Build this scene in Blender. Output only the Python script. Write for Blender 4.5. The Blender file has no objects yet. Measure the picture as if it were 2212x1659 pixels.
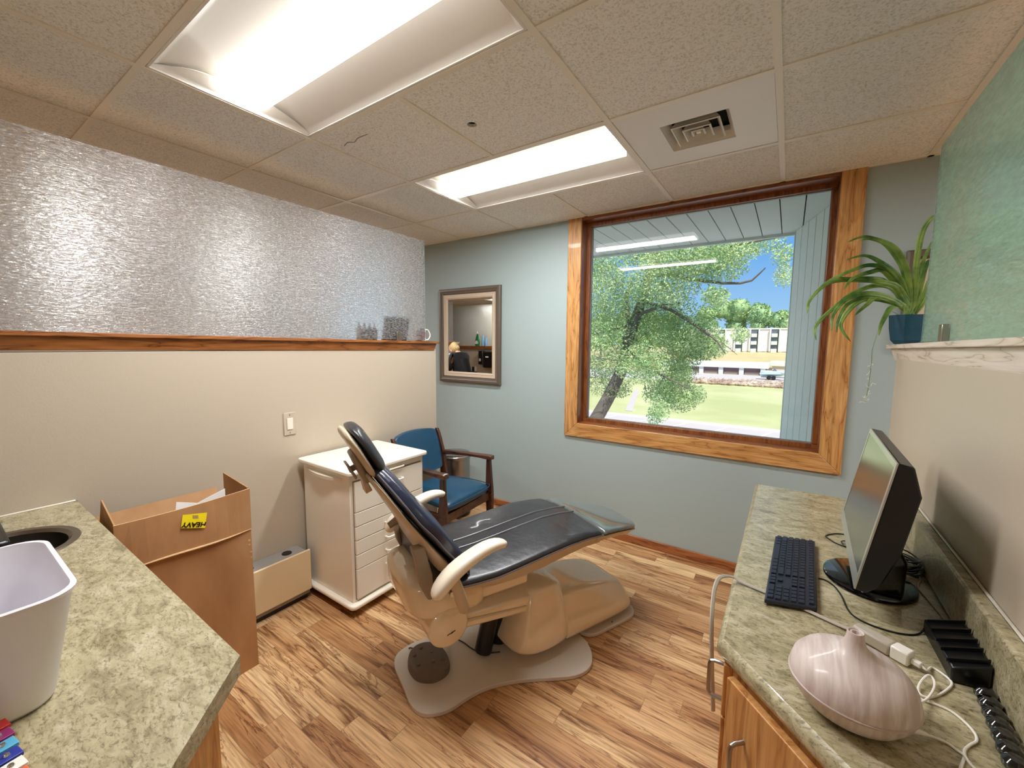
import bpy, bmesh, math, random
from mathutils import Vector, Matrix, noise as mnoise
PI = math.pi
R = math.radians
sc = bpy.context.scene
COL = sc.collection

# ------------------------------------------------------------------ camera, world, sun, exposure
cam_d = bpy.data.cameras.new('camera'); cam = bpy.data.objects.new('camera', cam_d); COL.objects.link(cam)
cam_d.sensor_fit = 'HORIZONTAL'; cam_d.sensor_width = 36.0
cam_d.lens = 884.415 / 2212 * 36.0
cam_d.clip_start = 0.02; cam_d.clip_end = 1500
cam.matrix_world = Matrix.Translation((1.9188, -1.1386, 1.4687)) @ Matrix.Rotation(R(33.981), 4, 'Z') @ \
    Matrix.Rotation(R(90 - 5.6918), 4, 'X') @ Matrix.Rotation(R(0.4883), 4, 'Z')
sc.camera = cam

world = bpy.data.worlds.new('world'); sc.world = world; world.use_nodes = True
wn = world.node_tree; wn.nodes.clear()
wo = wn.nodes.new('ShaderNodeOutputWorld'); wb = wn.nodes.new('ShaderNodeBackground')
gg = wn.nodes.new('ShaderNodeTexCoord'); sx_ = wn.nodes.new('ShaderNodeSeparateXYZ'); sky = wn.nodes.new('ShaderNodeValToRGB')
for k_, (p_, c_) in enumerate(((0.0, (.42, .68, .90)), (.2, (.14, .40, .84)), (.42, (.46, .58, .70)), (1.0, (.52, .58, .64)))):  # upper stops paled beyond real sky, to take blue off the indoor light
    if k_ < 2: e_ = sky.color_ramp.elements[k_]; e_.position = p_
    else: e_ = sky.color_ramp.elements.new(p_)
    e_.color = (*c_, 1)
wb.inputs['Strength'].default_value = 1.15
wn.links.new(gg.outputs['Generated'], sx_.inputs[0]); wn.links.new(sx_.outputs[2], sky.inputs[0])
wn.links.new(sky.outputs[0], wb.inputs[0]); wn.links.new(wb.outputs[0], wo.inputs[0])

sun_d = bpy.data.lights.new('sun', 'SUN'); sun_o = bpy.data.objects.new('sun', sun_d); COL.objects.link(sun_o)
sun_d.energy = 5.0; sun_d.angle = R(0.6); sun_d.color = (1.0, 0.96, 0.88)
sun_o.rotation_euler = Vector((-0.42, 0.62, -0.85)).to_track_quat('-Z', 'Y').to_euler()   # light travels away from the window wall

sc.view_settings.view_transform = 'Standard'; sc.view_settings.look = 'None'
sc.view_settings.exposure = 0.0; sc.view_settings.gamma = 1.0; sc.view_settings.use_curve_mapping = False
LENS_POWER = 62.0
sc.cycles.max_bounces = 10; sc.cycles.diffuse_bounces = 5; sc.cycles.glossy_bounces = 5
sc.cycles.transmission_bounces = 8; sc.cycles.transparent_max_bounces = 12
sc.cycles.caustics_reflective = False; sc.cycles.caustics_refractive = False
sc.cycles.sample_clamp_indirect = 12.0
sc.cycles.use_denoising = True

# ------------------------------------------------------------------ measures (metres)
H = 2.409          # ceiling
YW = 1.783         # window wall
XL, XR = -0.42, 2.305      # faces of the two half-height partitions
GL, GR = -0.475, 2.366     # textured glass planes
ZC = 0.825         # worktops
ZL = 1.49          # ledges
# ------------------------------------------------------------------ materials
def lin(c):
    return tuple(((v / 255) / 12.92 if v / 255 <= 0.04045 else ((v / 255 + 0.055) / 1.055) ** 2.4) for v in c)

def P(name, rgb=(200, 200, 200), rough=0.5, metal=0.0, coat=0.0, spec=0.5, trans=0.0, ior=1.5, sheen=0.0, sub=0.0, bump=None):
    m = bpy.data.materials.new(name); m.use_nodes = True
    nt = m.node_tree; b = nt.nodes['Principled BSDF']
    b.inputs['Base Color'].default_value = (*lin(rgb), 1)
    b.inputs['Roughness'].default_value = rough; b.inputs['Metallic'].default_value = metal
    b.inputs['Coat Weight'].default_value = coat; b.inputs['Coat Roughness'].default_value = 0.05
    b.inputs['Specular IOR Level'].default_value = spec
    b.inputs['Transmission Weight'].default_value = trans; b.inputs['IOR'].default_value = ior
    if bump:
        n = nt.nodes.new('ShaderNodeTexNoise'); n.inputs['Scale'].default_value = bump[0]; n.inputs['Detail'].default_value = 4
        tc = nt.nodes.new('ShaderNodeTexCoord'); bp = nt.nodes.new('ShaderNodeBump')
        bp.inputs['Strength'].default_value = bump[1]; bp.inputs['Distance'].default_value = bump[2]
        nt.links.new(tc.outputs['Object'], n.inputs['Vector']); nt.links.new(n.outputs['Fac'], bp.inputs['Height'])
        nt.links.new(bp.outputs['Normal'], b.inputs['Normal'])
    return m

def nodes(m): return m.node_tree, m.node_tree.nodes['Principled BSDF']

def ramp(nt, stops):
    r = nt.nodes.new('ShaderNodeValToRGB'); e = r.color_ramp.elements
    while len(e) < len(stops): e.new(0.5)
    for k, (p, c) in enumerate(stops):
        e[k].position = p; e[k].color = (*lin(c), 1)
    return r

def mapping(nt, scale=(1, 1, 1), rot=(0, 0, 0), loc=(0, 0, 0)):
    tc = nt.nodes.new('ShaderNodeTexCoord'); mp = nt.nodes.new('ShaderNodeMapping')
    mp.inputs['Scale'].default_value = scale; mp.inputs['Rotation'].default_value = rot; mp.inputs['Location'].default_value = loc
    nt.links.new(tc.outputs['Object'], mp.inputs['Vector'])
    return mp

def mix(nt, a, b, fac, mode='MIX'):
    mx = nt.nodes.new('ShaderNodeMix'); mx.data_type = 'RGBA'; mx.blend_type = mode
    for s, v in ((6, a), (7, b)):
        if isinstance(v, tuple): mx.inputs[s].default_value = (*v, 1)
        else: nt.links.new(v, mx.inputs[s])
    if isinstance(fac, (int, float)): mx.inputs[0].default_value = fac
    else: nt.links.new(fac, mx.inputs[0])
    return mx.outputs[2]

def wood(name, stops, axis='X', fine=60, rough=0.4, coat=0.15, wave=7.0, dist=6.0, streak=0.5):
    m = P(name, rough=rough, coat=coat); nt, b = nodes(m)
    sc_ = {'X': (1.0, 9, 9), 'Y': (9, 1.0, 9), 'Z': (9, 9, 1.0)}[axis]
    mp = mapping(nt, sc_)
    w = nt.nodes.new('ShaderNodeTexNoise'); w.inputs['Scale'].default_value = wave * .35; w.inputs['Detail'].default_value = 3
    w.inputs['Distortion'].default_value = dist * .12
    nt.links.new(mp.outputs[0], w.inputs['Vector'])
    mul = nt.nodes.new('ShaderNodeMath'); mul.operation = 'MULTIPLY'; mul.inputs[1].default_value = 9.0
    nt.links.new(w.outputs['Fac'], mul.inputs[0])
    sn = nt.nodes.new('ShaderNodeMath'); sn.operation = 'PINGPONG'; sn.inputs[1].default_value = 1.0
    nt.links.new(mul.outputs[0], sn.inputs[0])
    rp = ramp(nt, stops); nt.links.new(sn.outputs[0], rp.inputs[0])
    s2 = {'X': (3, 1, 1), 'Y': (1, 3, 1), 'Z': (1, 1, 3)}[axis]
    k = {'X': (.04, 1, 1), 'Y': (1, .04, 1), 'Z': (1, 1, .04)}[axis]
    mp2 = mapping(nt, tuple(v * fine for v in k))
    n2 = nt.nodes.new('ShaderNodeTexNoise'); n2.inputs['Scale'].default_value = 2.5; n2.inputs['Detail'].default_value = 5
    nt.links.new(mp2.outputs[0], n2.inputs['Vector'])
    r2 = nt.nodes.new('ShaderNodeMapRange'); r2.inputs[1].default_value = .3; r2.inputs[2].default_value = .7
    r2.inputs[3].default_value = 1 - streak; r2.inputs[4].default_value = 1.0
    nt.links.new(n2.outputs['Fac'], r2.inputs[0])
    cr = nt.nodes.new('ShaderNodeCombineColor')
    for i in range(3): nt.links.new(r2.outputs[0], cr.inputs[i])
    out = mix(nt, rp.outputs[0], cr.outputs[0], 1.0, 'MULTIPLY')
    nt.links.new(out, b.inputs['Base Color'])
    return m

OAK = [(0.0, (164, 106, 52)), (0.12, (200, 142, 80)), (0.6, (216, 160, 96)), (1.0, (224, 172, 108))]
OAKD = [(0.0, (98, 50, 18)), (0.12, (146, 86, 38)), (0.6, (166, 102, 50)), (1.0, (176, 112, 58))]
OAKLIT = [(0.0, (176, 160, 140)), (0.12, (222, 206, 188)), (0.6, (232, 218, 202)), (1.0, (236, 224, 210))]  # same oak, tones paled to paint in reflected light on the right ledge
WAL = [(0.0, (44, 22, 12)), (0.3, (74, 38, 22)), (1.0, (98, 54, 32))]
M = {}
M['oak_x'] = wood('oak along the wall', OAK, 'X', streak=.35)
M['oak_z'] = wood('oak upright', OAK, 'Z', streak=.35)
M['oak_y'] = wood('oak ledge', OAKD, 'Y', streak=.3)
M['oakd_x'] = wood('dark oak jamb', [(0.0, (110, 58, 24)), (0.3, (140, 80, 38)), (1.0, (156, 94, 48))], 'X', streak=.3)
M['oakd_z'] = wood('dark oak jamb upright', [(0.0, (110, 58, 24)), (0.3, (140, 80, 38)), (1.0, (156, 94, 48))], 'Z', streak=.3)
M['base_oak'] = wood('baseboard oak', [(0.0, (120, 66, 32)), (0.3, (162, 98, 56)), (1.0, (178, 112, 66))], 'X', streak=.3)
M['pale_y'] = wood('whitewashed oak', OAKLIT, 'Y', streak=.12)
M['cab_z'] = wood('cabinet oak', [(0.0, (180, 118, 60)), (0.3, (206, 146, 84)), (1.0, (218, 162, 98))], 'Z', streak=.2)
M['walnut'] = wood('walnut', WAL, 'Z', streak=.4, rough=.35, coat=.3)
M['walnut_x'] = wood('walnut arm', WAL, 'X', streak=.4, rough=.35, coat=.3)
M['beige'] = P('beige wall paint', (194, 181, 162), .42, bump=(160, .15, .002))
M['teal'] = P('teal wall paint', (164, 180, 180), .6, bump=(160, .15, .002))
M['white'] = P('white plastic', (236, 230, 216), .28, coat=.2)
M['trimwhite'] = P('white enamel', (232, 228, 220), .35)
M['cabwhite'] = P('white laminate', (240, 234, 220), .3, coat=.1)
M['cream'] = P('cream moulded plastic', (228, 214, 186), .14, coat=1.0, bump=(30, .05, .002))
M['arm'] = P('ivory armrest', (236, 226, 206), .3, coat=.2)
M['taupe'] = P('taupe moulded shell', (196, 180, 154), .35, coat=.1)
M['taupe2'] = P('warm grey plastic', (150, 136, 120), .4)
M['plate'] = P('grey base plate', (204, 196, 184), .5, bump=(400, .3, .001))
M['rubber'] = P('dark rubber', (104, 94, 84), .55, bump=(300, .4, .001))
M['navy'] = P('navy leather', (30, 36, 58), .3, coat=.25, bump=(9, .35, .02))
M['black_leather'] = P('black leather', (38, 38, 42), .36, coat=.12, bump=(7, .35, .02))
M['vinyl'] = P('clear vinyl over leather', (92, 100, 98), .12, coat=1.0, bump=(5, .25, .01))
M['piping'] = P('grey piping', (96, 94, 100), .3)
M['blackp'] = P('black plastic', (16, 16, 18), .3)
M['blackg'] = P('glossy black plastic', (10, 10, 12), .08, coat=.5)
M['screen'] = P('monitor screen', (40, 44, 50), .3, spec=1.0, coat=1.0)
nodes(M['screen'])[1].inputs['Coat Roughness'].default_value = .22
M['bezel'] = P('silver bezel', (200, 200, 196), .3, metal=.7)
M['keyb'] = P('keyboard blue black', (34, 40, 56), .35)
M['chrome'] = P('chrome', (210, 210, 212), .12, metal=1)
M['satin'] = P('satin nickel', (176, 170, 162), .3, metal=1)
M['steel'] = P('stainless steel', (170, 168, 164), .28, metal=1)
M['sink'] = P('sink steel', (140, 134, 126), .3, metal=1)
M['tee'] = P('ceiling tee', (240, 234, 220), .45)
M['duct'] = P('duct black', (6, 6, 7), .8)
M['bluevinyl'] = P('blue vinyl', (28, 72, 100), .38, coat=.1, bump=(40, .12, .003))
M['pot'] = P('dark blue pot', (26, 76, 98), .45)
M['soil'] = P('soil', (60, 44, 30), .9)
M['paper'] = P('paper', (238, 236, 234), .6)
M['yellow'] = P('yellow label', (246, 226, 30), .45)
M['ink'] = P('black ink', (14, 14, 14), .5)
M['rope'] = P('extension cord', (182, 172, 158), .5)
M['whitecord'] = P('white cord', (240, 236, 228), .4)
M['heater'] = P('cream panel', (226, 206, 166), .35)
M['greymetal'] = P('grey metal', (150, 146, 140), .4)
M['bin'] = P('white bin plastic', (232, 230, 236), .4)
M['skin'] = P('skin', (226, 176, 150), .5)
M['hair'] = P('blond hair', (196, 164, 116), .6, bump=(60, .8, .01))
M['blackcloth'] = P('black cloth', (24, 22, 26), .8)
M['mask'] = P('blue mask', (160, 200, 220), .7)
M['seatrim'] = P('glass edge', (190, 214, 204), .3)
M['label_red'] = P('mug red', (190, 90, 96), .4)
M['soapgreen'] = P('green soap', (30, 130, 70), .2, coat=.4)
M['lightblue'] = P('light blue bottle', (150, 200, 235), .4)
M['clearb'] = P('frosted bottle', (240, 236, 226), .25, coat=.4)
M['greygreen'] = P('diffuser ring', (190, 170, 162), .45)

def cardboard():
    m = P('cardboard', (176, 134, 92), .75); nt, b = nodes(m)
    mp = mapping(nt, (3, 3, 1.2)); n = nt.nodes.new('ShaderNodeTexNoise'); n.inputs['Scale'].default_value = 2; n.inputs['Detail'].default_value = 6
    nt.links.new(mp.outputs[0], n.inputs['Vector'])
    rp = ramp(nt, [(.3, (158, 112, 70)), (.55, (178, 134, 90)), (.75, (190, 150, 108))]); nt.links.new(n.outputs['Fac'], rp.inputs[0])
    nt.links.new(rp.outputs[0], b.inputs['Base Color'])
    return m
M['card'] = cardboard()
M['cardedge'] = P('cardboard cut edge', (214, 180, 134), .8)

def tile_mat():
    m = P('fissured ceiling tile', (176, 166, 148), .85); nt, b = nodes(m)
    mp = mapping(nt, (1, 1, 1)); n = nt.nodes.new('ShaderNodeTexNoise'); n.inputs['Scale'].default_value = 140; n.inputs['Detail'].default_value = 5
    n.inputs['Distortion'].default_value = .6
    nt.links.new(mp.outputs[0], n.inputs['Vector'])
    n2 = nt.nodes.new('ShaderNodeTexNoise'); n2.inputs['Scale'].default_value = 1.3; nt.links.new(mp.outputs[0], n2.inputs['Vector'])
    rp = ramp(nt, [(.33, (214, 212, 204)), (.5, (246, 246, 242)), (.8, (252, 252, 250))]); nt.links.new(n.outputs['Fac'], rp.inputs[0])
    nt.links.new(rp.outputs[0], b.inputs['Base Color'])
    bp = nt.nodes.new('ShaderNodeBump'); bp.inputs['Strength'].default_value = .7; bp.inputs['Distance'].default_value = .004
    nt.links.new(n.outputs['Fac'], bp.inputs['Height']); nt.links.new(bp.outputs['Normal'], b.inputs['Normal'])
    return m
M['tile'] = tile_mat()

def floor_mat():
    m = P('wood strip floor', rough=.38, coat=.08); nt, b = nodes(m)
    mp = mapping(nt, (1, 1, 1), loc=(0.05, 0.003, 0))
    br = nt.nodes.new('ShaderNodeTexBrick'); br.offset = .39; br.offset_frequency = 3; br.squash = 1.25; br.squash_frequency = 2
    br.inputs['Color1'].default_value = (0, 0, 0, 1); br.inputs['Color2'].default_value = (1, 1, 1, 1); br.inputs['Mortar'].default_value = (.5, .5, .5, 1)
    br.inputs['Scale'].default_value = 1; br.inputs['Mortar Size'].default_value = .0012; br.inputs['Mortar Smooth'].default_value = .2
    br.inputs['Brick Width'].default_value = .52; br.inputs['Row Height'].default_value = .0805
    nt.links.new(mp.outputs[0], br.inputs['Vector'])
    sep = nt.nodes.new('ShaderNodeSeparateColor'); nt.links.new(br.outputs['Color'], sep.inputs[0])
    # grain coordinates shifted per strip
    sx = nt.nodes.new('ShaderNodeSeparateXYZ'); nt.links.new(mp.outputs[0], sx.inputs[0])
    def ma(op, a, bb):
        n = nt.nodes.new('ShaderNodeMath'); n.operation = op
        for i, v in enumerate((a, bb)):
            if isinstance(v, (int, float)): n.inputs[i].default_value = v
            else: nt.links.new(v, n.inputs[i])
        return n.outputs[0]
    r = sep.outputs[0]
    cx = nt.nodes.new('ShaderNodeCombineXYZ')
    nt.links.new(ma('ADD', ma('MULTIPLY', sx.outputs[0], 1.0), ma('MULTIPLY', r, 53.0)), cx.inputs[0])
    nt.links.new(ma('ADD', ma('MULTIPLY', sx.outputs[1], 11.0), ma('MULTIPLY', r, 17.0)), cx.inputs[1])
    nt.links.new(ma('MULTIPLY', r, 9.0), cx.inputs[2])
    n1 = nt.nodes.new('ShaderNodeTexNoise'); n1.inputs['Scale'].default_value = 1.1; n1.inputs['Detail'].default_value = 3; n1.inputs['Distortion'].default_value = .35
    nt.links.new(cx.outputs[0], n1.inputs['Vector'])
    pp = ma('PINGPONG', ma('MULTIPLY', n1.outputs['Fac'], 5.0), 1.0)
    g1 = ramp(nt, [(0.0, (150, 110, 76)), (.07, (194, 156, 114)), (.22, (228, 192, 148)), (1.0, (236, 204, 162))]); nt.links.new(pp, g1.inputs[0])
    # fine grain
    cy = nt.nodes.new('ShaderNodeCombineXYZ')
    nt.links.new(ma('ADD', ma('MULTIPLY', sx.outputs[0], 6.0), ma('MULTIPLY', r, 31.0)), cy.inputs[0]); nt.links.new(ma('MULTIPLY', sx.outputs[1], 120.0), cy.inputs[1])
    n2 = nt.nodes.new('ShaderNodeTexNoise'); n2.inputs['Scale'].default_value = 1; n2.inputs['Detail'].default_value = 4; nt.links.new(cy.outputs[0], n2.inputs['Vector'])
    g2 = ramp(nt, [(.3, (178, 168, 158)), (.6, (255, 255, 255))]); nt.links.new(n2.outputs['Fac'], g2.inputs[0])
    c1 = mix(nt, g1.outputs[0], g2.outputs[0], .8, 'MULTIPLY')
    # dark veins
    n3 = nt.nodes.new('ShaderNodeTexNoise'); n3.inputs['Scale'].default_value = .8; n3.inputs['Detail'].default_value = 6; n3.inputs['Roughness'].default_value = .65; n3.inputs['Distortion'].default_value = .9
    nt.links.new(cx.outputs[0], n3.inputs['Vector'])
    v = ma('ABSOLUTE', ma('SUBTRACT', n3.outputs['Fac'], .53), 0)
    g3 = ramp(nt, [(0.0, (160, 120, 92)), (.016, (255, 255, 255))]); nt.links.new(v, g3.inputs[0])
    c2 = mix(nt, c1, g3.outputs[0], .85, 'MULTIPLY')
    tone = ramp(nt, [(0.0, (196, 168, 142)), (.35, (224, 204, 184)), (.7, (246, 236, 222)), (1.0, (255, 255, 246))]); nt.links.new(r, tone.inputs[0])
    c3 = mix(nt, c2, tone.outputs[0], 1.0, 'MULTIPLY')
    c4 = mix(nt, c3, lin((110, 76, 48)), ma('MULTIPLY', br.outputs['Fac'], .55))
    nt.links.new(c4, b.inputs['Base Color'])
    return m
M['floor'] = floor_mat()

def laminate():
    m = P('stone pattern laminate', rough=.3, coat=.35); nt, b = nodes(m)
    mp = mapping(nt, (1, 1, 1))
    n = nt.nodes.new('ShaderNodeTexNoise'); n.inputs['Scale'].default_value = 13; n.inputs['Detail'].default_value = 9; n.inputs['Roughness'].default_value = .7; n.inputs['Distortion'].default_value = 1.2
    mp.inputs['Scale'].default_value = (1.0, 1.9, 1.9)
    nt.links.new(mp.outputs[0], n.inputs['Vector'])
    rp = ramp(nt, [(.30, (128, 116, 88)), (.42, (160, 150, 116)), (.53, (182, 172, 138)), (.64, (200, 190, 162))]); nt.links.new(n.outputs['Fac'], rp.inputs[0])
    n2 = nt.nodes.new('ShaderNodeTexNoise'); n2.inputs['Scale'].default_value = 85; n2.inputs['Detail'].default_value = 6; n2.inputs['Roughness'].default_value = .7; n2.inputs['Distortion'].default_value = .8
    nt.links.new(mp.outputs[0], n2.inputs['Vector'])
    r2 = ramp(nt, [(.36, (150, 142, 128)), (.5, (255, 255, 255))]); nt.links.new(n2.outputs['Fac'], r2.inputs[0])
    nt.links.new(mix(nt, rp.outputs[0], r2.outputs[0], .8, 'MULTIPLY'), b.inputs['Base Color'])
    bp = nt.nodes.new('ShaderNodeBump'); bp.inputs['Strength'].default_value = .25; bp.inputs['Distance'].default_value = .002
    nt.links.new(n2.outputs['Fac'], bp.inputs['Height']); nt.links.new(bp.outputs['Normal'], b.inputs['Normal'])
    return m
M['lam'] = laminate()

def textured_glass(name, tint, scale, strength, axis_stretch, rough, milk_glint, milk_glint_rgb, lo=.35, hi=2.4, dist=.006):
    m = bpy.data.materials.new(name); m.use_nodes = True; nt = m.node_tree; nt.nodes.clear()
    o = nt.nodes.new('ShaderNodeOutputMaterial'); b = nt.nodes.new('ShaderNodeBsdfPrincipled')
    b.inputs['Base Color'].default_value = (*lin(tint), 1); b.inputs['Transmission Weight'].default_value = 1
    b.inputs['Roughness'].default_value = rough; b.inputs['IOR'].default_value = 1.5
    mp = mapping(nt, axis_stretch); n = nt.nodes.new('ShaderNodeTexNoise'); n.inputs['Scale'].default_value = scale; n.inputs['Detail'].default_value = 3
    n.inputs['Distortion'].default_value = .5
    nt.links.new(mp.outputs[0], n.inputs['Vector'])
    bp = nt.nodes.new('ShaderNodeBump'); bp.inputs['Strength'].default_value = strength; bp.inputs['Distance'].default_value = dist
    nt.links.new(n.outputs['Fac'], bp.inputs['Height']); nt.links.new(bp.outputs['Normal'], b.inputs['Normal'])
    tr = nt.nodes.new('ShaderNodeBsdfTransparent'); tr.inputs[0].default_value = (*lin(tint), 1)
    ms = nt.nodes.new('ShaderNodeMixShader'); ms.inputs[0].default_value = 0.0
    nt.links.new(b.outputs[0], ms.inputs[1]); nt.links.new(tr.outputs[0], ms.inputs[2])
    df_ = nt.nodes.new('ShaderNodeBsdfDiffuse'); df_.inputs[0].default_value = (*lin(milk_glint_rgb), 1); tl = nt.nodes.new('ShaderNodeBsdfTranslucent'); tl.inputs[0].default_value = (*lin(milk_glint_rgb), 1)
    nt.links.new(bp.outputs['Normal'], df_.inputs['Normal']); nt.links.new(bp.outputs['Normal'], tl.inputs['Normal'])
    m2 = nt.nodes.new('ShaderNodeMixShader'); m2.inputs[0].default_value = .5; nt.links.new(df_.outputs[0], m2.inputs[1]); nt.links.new(tl.outputs[0], m2.inputs[2])
    m3 = nt.nodes.new('ShaderNodeMixShader'); n3 = nt.nodes.new('ShaderNodeTexNoise'); n3.inputs['Scale'].default_value = scale * 1.7; n3.inputs['Detail'].default_value = 2; n3.inputs['Distortion'].default_value = .4
    nt.links.new(mp.outputs[0], n3.inputs['Vector']); mr = nt.nodes.new('ShaderNodeMapRange'); mr.inputs[1].default_value = .42; mr.inputs[2].default_value = .62; mr.inputs[3].default_value = milk_glint * lo; mr.inputs[4].default_value = min(1.0, milk_glint * hi)  # milky share brightens the glass; its noise paints in facet glints
    nt.links.new(n3.outputs['Fac'], mr.inputs[0]); nt.links.new(mr.outputs[0], m3.inputs[0]); nt.links.new(ms.outputs[0], m3.inputs[1]); nt.links.new(m2.outputs[0], m3.inputs[2])
    nt.links.new(m3.outputs[0], o.inputs[0])
    return m
M['glass_l'] = textured_glass('rippled privacy glass', (250, 252, 250), 95, .9, (1, .32, 1.7), .045, .15, (250, 250, 252), .2, 2.9, .0045)
M['glass_r'] = textured_glass('wavy green tinted glass', (236, 248, 241), 20, .45, (1, .6, 2.6), .05, .42, (196, 232, 212), .85, 1.15, .004)

def pane_mat():
    m = bpy.data.materials.new('window pane'); m.use_nodes = True; nt = m.node_tree; nt.nodes.clear()
    o = nt.nodes.new('ShaderNodeOutputMaterial'); g = nt.nodes.new('ShaderNodeBsdfGlossy'); g.inputs['Roughness'].default_value = .01
    t = nt.nodes.new('ShaderNodeBsdfTransparent'); t.inputs[0].default_value = (.97, .98, .98, 1)
    f = nt.nodes.new('ShaderNodeFresnel'); f.inputs[0].default_value = 1.5; ms = nt.nodes.new('ShaderNodeMixShader')
    nt.links.new(f.outputs[0], ms.inputs[0]); nt.links.new(t.outputs[0], ms.inputs[1]); nt.links.new(g.outputs[0], ms.inputs[2]); nt.links.new(ms.outputs[0], o.inputs[0])
    return m
M['pane'] = pane_mat()
M['mirror'] = P('mirror glass', (235, 238, 236), .0, metal=1)

def emit(name, rgb, s):
    m = bpy.data.materials.new(name); m.use_nodes = True; nt, b = nodes(m)
    b.inputs['Base Color'].default_value = (*lin(rgb), 1)
    b.inputs['Emission Color'].default_value = (*lin(rgb), 1); b.inputs['Emission Strength'].default_value = s
    return m
M['lens'] = emit('lit acrylic lens', (252, 252, 252), LENS_POWER)
M['lens_side'] = emit('lit lens edge', (255, 253, 250), 2.4)
M['warm'] = emit('lit warm lens', (255, 214, 160), 8)

def leaf_mat(name, c1, c2, scale=6):
    m = P(name, c1, .5); nt, b = nodes(m)
    mp = mapping(nt); n = nt.nodes.new('ShaderNodeTexNoise'); n.inputs['Scale'].default_value = scale; n.inputs['Detail'].default_value = 3
    nt.links.new(mp.outputs[0], n.inputs['Vector']); rp = ramp(nt, [(.35, c1), (.65, c2)]); nt.links.new(n.outputs['Fac'], rp.inputs[0])
    nt.links.new(rp.outputs[0], b.inputs['Base Color'])
    b.inputs['Subsurface Weight'].default_value = 0
    return m
M['leaf'] = leaf_mat('spider plant leaf', (60, 106, 36), (150, 178, 84), 14)
M['treeleaf'] = leaf_mat('tree leaves', (140, 176, 116), (206, 222, 160), 1.6)
M['farleaf'] = leaf_mat('far tree leaves', (110, 150, 110), (176, 204, 140), .35)
M['bark'] = P('bark', (120, 110, 100), .9, bump=(12, .8, .02))
M['grass'] = leaf_mat('lawn', (196, 200, 136), (222, 222, 168), .12)
M['drygrass'] = leaf_mat('dry slope', (206, 190, 130), (222, 200, 150), .1)
M['asphalt'] = P('pale asphalt', (206, 198, 200), .9)  # outdoor tones kept light to imitate the washed-out veil over the view
M['line'] = P('parking line', (244, 244, 244), .8)
M['rock'] = leaf_mat('boulders', (150, 120, 106), (206, 188, 172), .6)
M['siding'] = P('pale green siding', (216, 222, 212), .7)
M['sidinggap'] = P('siding groove', (96, 110, 112), .8)
M['brickw'] = P('white block wall', (240, 238, 240), .8)
M['wglass'] = P('dark window', (104, 116, 122), .2)  # glass colour lightened to paint in distance haze
M['garage'] = P('garage door', (112, 92, 98), .7)
M['roofw'] = P('garage fascia', (220, 224, 222), .7)
M['boat'] = P('boat hull', (196, 226, 226), .3)
M['frame_dark'] = P('pewter frame', (104, 92, 80), .4, metal=.2, bump=(60, .2, .004))
M['frame_linen'] = P('linen liner', (206, 188, 166), .8, bump=(250, .4, .002))
M['purple'] = P('purple bar', (150, 40, 110), .4); M['red'] = P('red bar', (186, 40, 40), .4); M['sky_bar'] = P('light blue bar', (90, 180, 222), .4)
M['blue_bar'] = P('blue bar', (40, 56, 156), .4); M['orange'] = P('orange bar', (232, 110, 66), .4); M['whitebar'] = P('white bar', (244, 240, 232), .4)
M['pine'] = P('pine', (222, 186, 136), .5)
def diffuser_mat():
    m = P('pale wood grain plastic', rough=.45, coat=.1); nt, b = nodes(m)
    mp = mapping(nt, (16, 1.6, 3), rot=(0, R(8), R(38))); n = nt.nodes.new('ShaderNodeTexNoise'); n.inputs['Scale'].default_value = 5.5; n.inputs['Detail'].default_value = 5; n.inputs['Distortion'].default_value = .5
    nt.links.new(mp.outputs[0], n.inputs['Vector'])
    rp = ramp(nt, [(.36, (196, 178, 172)), (.5, (210, 194, 188)), (.62, (220, 207, 202))]); nt.links.new(n.outputs['Fac'], rp.inputs[0]); nt.links.new(rp.outputs[0], b.inputs['Base Color'])
    return m
M['diffuser'] = diffuser_mat()

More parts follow.
